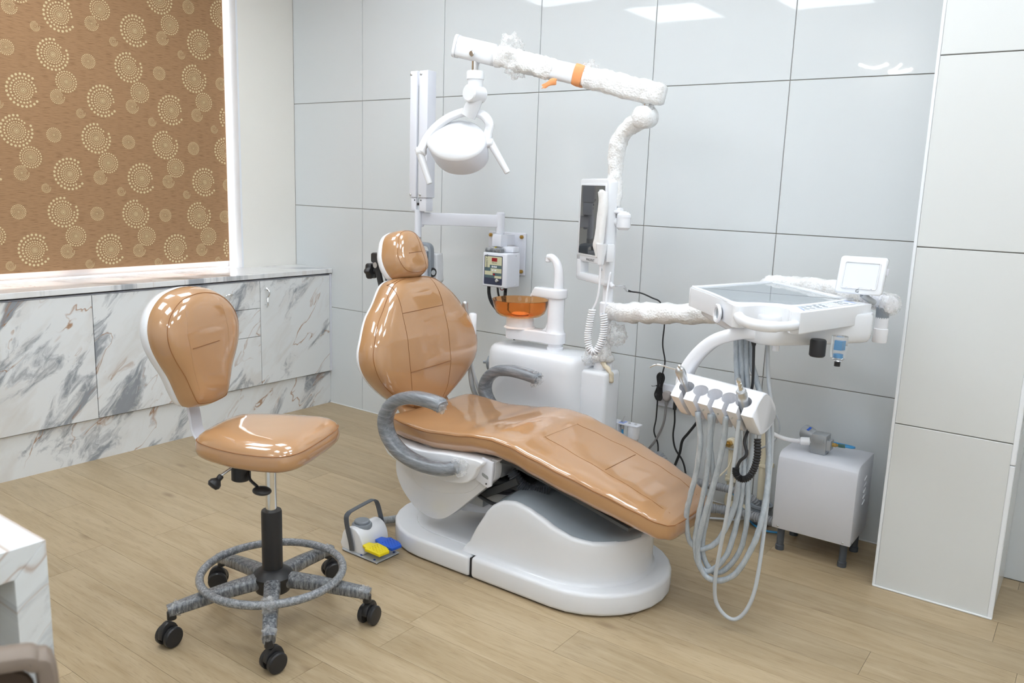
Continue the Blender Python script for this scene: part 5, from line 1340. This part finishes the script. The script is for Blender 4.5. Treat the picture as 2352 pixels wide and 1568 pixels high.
# control box
mk('support_bar', G().box(.0, .125, -.135, -.085, 1.036, 1.062, .003), M['white_satin'], xr)
cb = mk('control_box', G().box(-.010, .138, -.200, -.090, .868, 1.034, .008, 3), M['white_satin'], xr)
def cp_(u, v, d): return V(u, -.2002 - d, v)
mk('panel', G().prism(rrect(.002, .112, .880, 1.020, .005), 0, .0008, cp_), M['panel_navy'], cb)
mk('panel_field', G().prism(rrect(.006, .108, .912, 1.016, .003), .0008, .0011, cp_), M['panel_beige'], cb)
for pts_ in ([(.006, .962), (.036, .962), (.036, .975), (.107, .975), (.107, .959), (.042, .959), (.042, .945), (.006, .945)],
             [(.006, .926), (.055, .926), (.055, .938), (.107, .938), (.107, .924), (.066, .924), (.066, .912), (.006, .912)]):
    mk('panel_band', G().prism(pts_, .0011, .0014, cp_), M['panel_teal'], cb)
mk('display', G().prism(rrect(.048, .080, .992, 1.010, .001), .0011, .0022, cp_), M['red'], cb)
text_part('lettering', 'PERFECT-65', .0135, M['ink'], cb, frame((.0195, -.2016, .990), (0, 0, 1), (-1, 0, 0), (0, -1, 0)))
text_part('lettering', 'TIME IN SEC', .006, M['ink'], cb, frame((.064, -.2016, .985), (1, 0, 0), (0, 0, 1), (0, -1, 0)))
for u, v in ((.053, .967), (.064, .967), (.075, .967), (.056, .950), (.071, .950)):
    mk('button', G().cyl(cp_(u, v, .0012), cp_(u, v, .003), .0045, 14), M['viewer'], cb)
mk('indicator', G().cyl(cp_(.064, .930, .0012), cp_(.064, .930, .004), .005, 12), M['red'], cb)
mk('key_switch', G().cyl(cp_(.082, .902, 0), cp_(.082, .902, .008), .0085, 16, .002).box(.085, .097, -.209, -.2005, .899, .905, .001), M['brushed'], cb)
for v in (.882, 1.022): mk('screw', G().lathe([(.003, 0), (.002, .002)], (.138, -.128, v), (1, 0, 0), 8), M['brushed'], cb)
mk('conduit', G().tube([(.01, -.17, .87), (.012, -.17, .83), (.024, -.165, .79), (.05, -.15, .75)], lambda t: .0085 + .0012 * math.sin(t * 150), 10, 20), M['black_rub'], xr)
mk('conduit', G().tube([(.098, -.15, .87), (.096, -.15, .83), (.085, -.14, .79), (.08, -.13, .75)], lambda t: .0085 + .0012 * math.sin(t * 150), 10, 20), M['black_rub'], xr)
mk('cable', G().tube([(.055, -.16, .87), (.058, -.15, .82), (.06, -.10, .75), (.068, -.06, .66), (.075, -.03, .58), (.07, -.02, .30), (.08, -.02, .01)], .005, 8, 6), M['black'], xr)
mk('wire', G().tube([(.064, -.15, .87), (.07, -.155, .855), (.082, -.15, .853), (.088, -.145, .87)], .002, 6, 5), M['red'], xr)
mk('wire', G().tube([(.03, -.14, 1.062), (.022, -.15, 1.05), (.015, -.155, 1.04)], .003, 6, 4), M['yellow'], xr)
rm = thing('remote_control', 'grey remote control in clear film lying on the x-ray control box', 'remote', (.045, -.165, 1.034))
mk('case', G().box(-.006, .088, -.192, -.150, 1.0345, 1.053, .007, 3), M['dgrey'], rm)
g = G().box(-.009, .092, -.195, -.147, 1.0345, 1.0555, .008, 3); g.wobble(.003, 60, 71); mk('film_wrap', g, M['film'], rm)

# ------------------------------------------------------------------ socket board, plugs and cords on the wall
sb_ = thing('socket_board', 'long white electrical socket board on the tiled wall behind the tray', 'socket board', (1.02, -.015, .40))
mk('plate', G().prism(rrect(.872, 1.20, .395, .497, .004), -.024, -.0005, f_xz, .003, 2), M['white_satin'], sb_)
for i, u in enumerate((.935, .99, 1.075, 1.15)):
    mk('module', G().prism(rrect(u - .027, u + .027, .418, .474, .003), -.026, -.0235, f_xz, .001, 1), M['porcelain'], sb_)
for u in (.878, 1.194): mk('screw', G().lathe([(.003, 0), (.002, .002)], (u + .004 * (1 if u < 1 else -1), -.024, .446), (0, -1, 0), 8), M['brushed'], sb_)
def yk_(P, yy): return [(x, yy if len(p_) == 2 else p_[2], z) for p_ in P for x, z in [(p_[0], p_[1])]]
p1 = thing('power_plug', 'grey three-pin plug with grey cord in the wall socket board', 'plug', (.935, -.04, .445))
mk('body', G().prism(out2([(.917, .452), (.918, .466), (.935, .474), (.952, .466), (.953, .452), (.947, .434), (.935, .428), (.923, .434)], 3), -.056, -.027, f_xz, .006, 3), mat('taupe_plastic', srgb(170, 163, 160), .45), p1)
mk('cord', G().tube([(.935, -.042, .43), (.933, -.042, .40), (.924, -.035, .32), (.89, -.032, .235), (.85, -.03, .17), (.82, -.03, .08), (.82, -.035, .012)], lambda t: .008 if t < .12 else .0055, 10, 6), mat('grey_cord', srgb(150, 148, 148), .5), p1)
p2 = thing('power_plug', 'round black plug with thin black cord in the wall socket board', 'plug', (.99, -.04, .445))
mk('body', G().cyl((.992, -.052, .447), (.992, -.026, .447), .0215, 22, .004).tube([(.988, -.055, .45), (.984, -.056, .43), (.982, -.056, .40)], lambda t: .011 - .003 * t, 12, 4), M['black'], p2)
mk('cord', G().tube([(.982, -.056, .405), (.982, -.045, .34), (.975, -.036, .275), (.99, -.035, .215), (1.03, -.035, .165), (1.05, -.035, .10), (1.06, -.04, .01)], .0042, 8, 6), M['black'], p2)
p3 = tag(mk('mains_cord', G().tube([(1.10, -.045, .43), (1.098, -.036, .39), (1.075, -.034, .345), (1.045, -.034, .298), (1.02, -.034, .258), (1.012, -.034, .20), (.99, -.034, .125), (.96, -.04, .01)], .0062, 10, 7), M['black'], None), 'thick black cord hanging from the socket board in an s-bend', 'cord')
# monitor adapter cord with tied bundle
ac = thing('adapter_cord', 'thin black adapter cord with a tied bundle hanging from the monitor lead', 'cord', (.90, -.05, .02))
mk('white_lead', G().tube([tuple(mp_(W_ + .005, .982, -.035)), (.80, -.33, .955), (.775, -.21, .945), (.752, -.15, .928)], .0028, 8, 6), M['porcelain'], ac)
mk('connector', G().tube([(.765, -.19, .938), (.742, -.12, .917)], lambda t: .0065 - .001 * t, 12, smooth=False).tube([(.742, -.12, .917), (.738, -.108, .912)], .0065, 12, smooth=False), M['porcelain'], ac)
mk('black_jack', G().tube([(.738, -.108, .912), (.748, -.085, .906)], lambda t: .0062 - .0025 * t, 12, smooth=False), M['black'], ac)
mk('cord', G().tube([(.748, -.085, .906), (.79, -.07, .902), (.84, -.06, .885), (.878, -.06, .872), (.899, -.06, .83), (.907, -.06, .774), (.905, -.06, .686), (.917, -.05, .609), (.908, -.045, .555)], .0034, 8, 6), M['black'], ac)
g = G()
for k in range(5):
    o_ = .0035 * (k - 2)
    g.tube([(.903 + o_, -.045 - .003 * (k % 3), .552), (.893 + o_ * 1.6, -.046, .535), (.892 + o_ * .8, -.044 - .002 * k, .492), (.888 + o_ * 1.8, -.045, .45), (.893 + o_, -.043, .425), (.903 + o_ * 1.5, -.045, .44), (.905 + o_ * .6, -.044, .49), (.909 + o_ * 1.4, -.046, .53)], .0027, 6, 5, closed=True)
mk('bundle', g, M['black'], ac)
mk('twist_tie', G().tube([(.882, -.05, .492), (.896, -.056, .49), (.912, -.05, .488), (.898, -.036, .489)], .002, 6, 4, closed=True).tube([(.884, -.052, .491), (.868, -.056, .487), (.862, -.055, .489)], .0012, 6, 3), M['black'], ac)
mk('cord', G().tube([(.89, -.042, .43), (.886, -.035, .336), (.879, -.033, .273), (.903, -.033, .215), (.905, -.033, .133), (.90, -.035, .05), (.91, -.04, .008)], .0034, 8, 6), M['black'], ac)

# ------------------------------------------------------------------ plumbing by the wall
def pvc(name, label, x, y, top, r_, mats):
    t = thing(name, label, 'pipe', (x, y, 0)); return t
pa = pvc('water_pipe', 'cream plastic water pipe with brass tap outlet at the wall', 1.255, -.03, .30, .016, None)
mk('riser', G().cyl((1.258, -.028, .02), (1.249, -.028, .30), .0165, 18), M['beige'], pa)
mk('elbow', G().cyl((1.249, -.03, .30), (1.249, -.062, .302), .022, 18, .004).cyl((1.249, -.028, .265), (1.249, -.028, .315), .0205, 18, .004), M['beige'], pa)
mk('brass_tap', G().cyl((1.249, -.062, .302), (1.249, -.085, .304), .014, 6).cyl((1.249, -.085, .304), (1.249, -.10, .304), .007, 10).tube([(1.246, -.095, .304), (1.232, -.10, .297)], .003, 6, smooth=False), M['brass'], pa)
mk('floor_elbow', G().tube([(1.258, -.03, .06), (1.258, -.035, .03), (1.275, -.045, .022), (1.33, -.05, .022), (1.40, -.05, .022)], .021, 14, 6), M['beige'], pa)
for z in (.125,): mk('clip', G().box(1.222, 1.238, -.012, -.004, z, z + .018, .002).box(1.235, 1.282, -.048, -.006, z + .002, z + .016, .002), M['beige'], pa)
mk('red_stripe', G().box(1.2625, 1.2665, -.0455, -.044, .04, .25), M['red'], pa, False)
pb = pvc('drain_pipe', 'cream plastic pipe standing behind the instrument holder', 1.385, -.03, .42, .016, None)
mk('riser', G().cyl((1.392, -.028, .03), (1.385, -.028, .42), .0165, 18).cyl((1.385, -.028, .40), (1.385, -.028, .45), .020, 18, .003), M['beige'], pb)
mk('clip', G().box(1.41, 1.428, -.012, -.004, .22, .238, .002).box(1.37, 1.412, -.048, -.006, .222, .236, .002), M['beige'], pb)
def corr(P, r_, n_=14, amp=.09, pitch=.010):
    S = spline(P, 30); L_ = sum((S[i + 1] - S[i]).length for i in range(len(S) - 1)); k = max(2, int(L_ / (pitch / 4)))
    # resample evenly so that each rib has four rings
    d = [0]
    for i in range(1, len(S)): d.append(d[-1] + (S[i] - S[i - 1]).length)
    R = []; j = 0
    for i in range(k + 1):
        s = L_ * i / k
        while j < len(d) - 2 and d[j + 1] < s: j += 1
        t = (s - d[j]) / max(d[j + 1] - d[j], 1e-9); R.append(S[j].lerp(S[j + 1], min(max(t, 0), 1)))
    return G().tube(R, lambda t: r_ * (1 - amp + amp * 2 * (1 if math.sin(t * k / 4 * 2 * PI) > 0 else 0)), n_, 1, smooth=False)
tag(mk('waste_hose', corr([(1.02, -.35, .035), (1.12, -.24, .04), (1.23, -.19, .045), (1.34, -.17, .05), (1.45, -.18, .055), (1.54, -.20, .06)], .019), M['ghose'], None, ang=25), 'thick grey corrugated hose on the floor running to the white pump box', 'hose')
tag(mk('waste_hose', corr([(1.03, -.10, .09), (1.10, -.10, .105), (1.20, -.115, .118), (1.28, -.12, .122), (1.34, -.11, .115), (1.385, -.095, .09), (1.40, -.085, .05)], .0165), M['ghose'], None, ang=25), 'grey corrugated hose curving along the wall into the floor drain', 'hose')
tag(mk('waste_hose', corr([(.86, -.20, .02), (.88, -.14, .10), (.90, -.10, .16), (.935, -.09, .185), (.97, -.10, .16), (.99, -.14, .10), (.99, -.18, .02)], .019), M['ghose'], None, ang=25), 'grey corrugated hose arching behind the leg rest', 'hose')
tag(mk('floor_drain', G().lathe([(.036, .0), (.043, .004), (.043, .07), (.047, .075), (.047, .085), (.036, .086), (.036, .03)], (1.42, -.10, .0), n=24), M['mgrey'], None), 'grey round floor drain cup under the corrugated hose', 'drain')
tag(mk('air_tube', G().tube([(1.10, -.30, .008), (1.18, -.25, .010), (1.28, -.20, .014), (1.36, -.16, .02), (1.40, -.13, .06)], .0045, 8, 6), M['lgrey'], None), 'thin pale grey tube lying on the floor beside the corrugated hose', 'tube')
tag(mk('air_tube', G().tube([(1.27, -.06, .11), (1.29, -.07, .08), (1.32, -.08, .05), (1.36, -.09, .016), (1.41, -.15, .008), (1.47, -.18, .008), (1.52, -.17, .01)], .0045, 8, 6), M['bluetube'], None), 'thin blue tube trailing along the floor to the pump box', 'tube')
tag(mk('clear_tube', G().tube([(1.235, -.095, .296), (1.25, -.08, .284), (1.30, -.07, .285), (1.36, -.07, .30), (1.43, -.07, .345), (1.455, -.07, .40), (1.44, -.065, .455), (1.41, -.06, .48)], .0035, 8, 7), M['lgrey'], None), 'thin translucent tube looping from the brass tap behind the holder', 'tube')
tag(mk('clear_tube', G().tube([(1.205, -.14, .13), (1.225, -.11, .155), (1.255, -.075, .20), (1.262, -.06, .25), (1.25, -.07, .285)], .0032, 8, 6), M['beige'], None), 'thin cream tube rising from the corrugated hose to the tap', 'tube')

# ------------------------------------------------------------------ pump box and pressure regulator
pm = thing('pump_box', 'white metal pump box on four dark grey feet beside the pillar', 'pump box', (1.685, -.21, 0))
bo_ = [(-.332, .095), (-.332, .355), (-.327, .377), (-.312, .392), (-.29, .397), (-.098, .397), (-.098, .095)]
mk('case', G().prism(bo_, 1.541, 1.829, lambda u, v, d: V(d, u, v), .0015, 1), M['white_satin'], pm, ang=50)
for u, v in ((1.568, -.297), (1.801, -.297), (1.801, -.125), (1.568, -.125)):
    mk('foot', G().lathe([(.0165, .0), (.0165, .018), (.0145, .02), (.0135, .02), (.0135, .096)], (u, v, 0), n=20), M['dgrey'], pm)
for p_, a_ in (((1.563, -.332, .104), (0, -1, 0)), ((1.803, -.332, .104), (0, -1, 0)), ((1.829, -.318, .104), (1, 0, 0)), ((1.829, -.112, .104), (1, 0, 0))):
    mk('screw', G().lathe([(.0042, 0), (.0042, .0015), (.002, .003)], p_, a_, 10), M['brushed'], pm)
for k in range(5):
    y_, z_ = -.205 + .001 * k, .325 - .024 * k
    mk('louvre', G().tube([(1.829, y_ - .012, z_ - .006), (1.8315, y_ - .004, z_ + .003), (1.8315, y_ + .008, z_ + .006), (1.829, y_ + .016, z_ + .007)], .0024, 8, 4), M['white'], pm)
rg_ = thing('pressure_regulator', 'grey metal pressure regulator valve lying on top of the pump box', 'regulator', (1.66, -.24, .397))
mk('body', G().box(1.628, 1.708, -.262, -.218, .415, .455, .004, 2).box(1.636, 1.692, -.268, -.205, .3975, .472, .004, 2).box(1.648, 1.684, -.272, -.268, .442, .462, .002), M['steelgrey'], rg_)
mk('gauge_dome', G().lathe([(.030, 0), (.030, .018), (.024, .045), (.020, .06)], (1.592, -.19, .452), (.85, -.5, -.05), n=24), M['steelgrey'], rg_)
mk('inlay', G().box(-.006, .006, -.010, .010, 0, .002, .001, 1, frame((1.612, -.216, .474), (.85, -.5, 0), (.4, .7, .5), (-.25, -.4, .85))), M['blue'], rg_)
mk('brass_fitting', G().cyl((1.708, -.24, .438), (1.722, -.24, .439), .008, 6).cyl((1.722, -.24, .439), (1.73, -.24, .439), .005, 10), M['brass'], rg_)
mk('spring_sleeve', coil([(1.73, -.24, .4395), (1.742, -.24, .440), (1.754, -.239, .441)], .0055, .0018, 7), mat('green_spring', srgb(80, 120, 110), .4), rg_)
mk('blue_tube', G().tube([(1.73, -.24, .4395), (1.755, -.239, .440), (1.775, -.23, .438), (1.780, -.21, .435), (1.765, -.195, .432), (1.72, -.185, .43), (1.68, -.18, .43)], .0042, 8, 6), M['bluetube'], rg_)
mk('white_nut', G().cyl((1.595, -.262, .434), (1.630, -.252, .437), .0155, 18, .003).cyl((1.630, -.252, .437), (1.642, -.248, .438), .0125, 6), M['porcelain'], rg_)
mk('white_hose', G().tube([(1.605, -.26, .4345), (1.585, -.264, .432), (1.55, -.27, .432), (1.515, -.28, .440), (1.485, -.30, .462), (1.46, -.34, .51), (1.44, -.42, .60)], .0085, 12, 7), M['porcelain'], rg_)

# ------------------------------------------------------------------ foot control
fo_ = thing('foot_control', 'white foot switch with grey carry handle, yellow pedal and blue pedal', 'foot control', (.38, -1.33, 0))
mk('base_plate', G().prism(out2([(.287, -1.36), (.293, -1.388), (.32, -1.394), (.468, -1.394), (.478, -1.386), (.480, -1.288), (.474, -1.280), (.41, -1.262), (.34, -1.24), (.305, -1.25), (.288, -1.28)], 2), .003, .008, ident, .001, 1), M['lgrey'], fo_)
mk('rubber_mat', G().prism(out2([(.289, -1.36), (.295, -1.386), (.32, -1.392), (.466, -1.392), (.476, -1.384), (.478, -1.29), (.472, -1.282), (.41, -1.264), (.34, -1.242), (.307, -1.252), (.290, -1.28)], 2), 0, .0032, ident), M['black_rub'], fo_)
hb_ = [(.288, .008), (.289, .048), (.297, .074), (.316, .092), (.342, .101), (.368, .095), (.386, .079), (.396, .055), (.399, .03), (.40, .008)]
mk('housing', G().prism(out2(hb_, 2), -1.388, -1.252, f_xz, .006, 3), M['white'], fo_, ang=50)
mk('button_ring', G().lathe([(.038, .080), (.038, .097), (.034, .103), (.022, .104)], (.342, -1.335, 0), n=28), M['mgrey'], fo_)
mk('button', G().lathe([(.024, .102), (.0285, .105), (.0285, .111), (.026, .114)], (.342, -1.335, 0), n=28), M['mgrey'], fo_)
hp = [(.352, -1.394, .015), (.345, -1.395, .05), (.33, -1.396, .10), (.322, -1.394, .135), (.324, -1.386, .150), (.327, -1.368, .158), (.334, -1.285, .172), (.337, -1.268, .171), (.342, -1.256, .155), (.352, -1.247, .10), (.364, -1.246, .05), (.37, -1.246, .02)]
mk('carry_handle', G().tube(hp, 1, 10, 4, flat=(.0125, .0022, (1, 0, .15), .4)), M['dgrey'], fo_, ang=40)
def pedal(y0, m, lab):
    g_ = G().prism([(.398, y0 + .012), (.420, y0 + .006), (.425, y0 - .004), (.492, y0 + .004), (.497, y0 + .05), (.47, y0 + .062), (.425, y0 + .062), (.420, y0 + .05), (.398, y0 + .044)], .038, .049, lambda u, v, d: V(u, v, d - .10 * max(0, u - .43)), .002, 2)
    p = mk('pedal', g_, m, fo_, ang=40, label=lab)
    g2 = G()
    for a_ in range(6):
        for b_ in range(4):
            x_, y_ = .437 + a_ * .0095, y0 + .012 + b_ * .0125 + (a_ % 2) * .005
            g2.ball((x_, y_, .0492 - .10 * (x_ - .43)), .0022, 6, 4, (1, 1, .6))
    mk('grip_dots', g2, m, p)
pedal(-1.398, M['yellow'], 'yellow pedal'); pedal(-1.334, M['blue'], 'blue pedal')
for x_, y_ in ((.394, -1.387), (.458, -1.384), (.468, -1.295)): mk('bolt', G().ball((x_, y_, .0085), .0048, 10, 6, (1, 1, .7)), M['bluebolt'], fo_)
mk('hose', corr([(.305, -1.30, .022), (.27, -1.295, .022), (.232, -1.26, .022), (.222, -1.21, .022), (.24, -1.16, .022), (.268, -1.11, .022), (.284, -1.078, .022)], .0145, 14, .05, .006), M['ghose'], fo_, ang=25)
g = G().prism(out2([(.352, -1.213), (.362, -1.222), (.374, -1.219), (.378, -1.209), (.366, -1.204)], 2), .0, .006, ident); g.wobble(.004, 90, 81)
tag(mk('paper_scrap', g, M['haze_film'], None, origin=(.365, -1.213, 0)), 'small torn scrap of wrapping on the floor by the pedestal base', 'scrap')
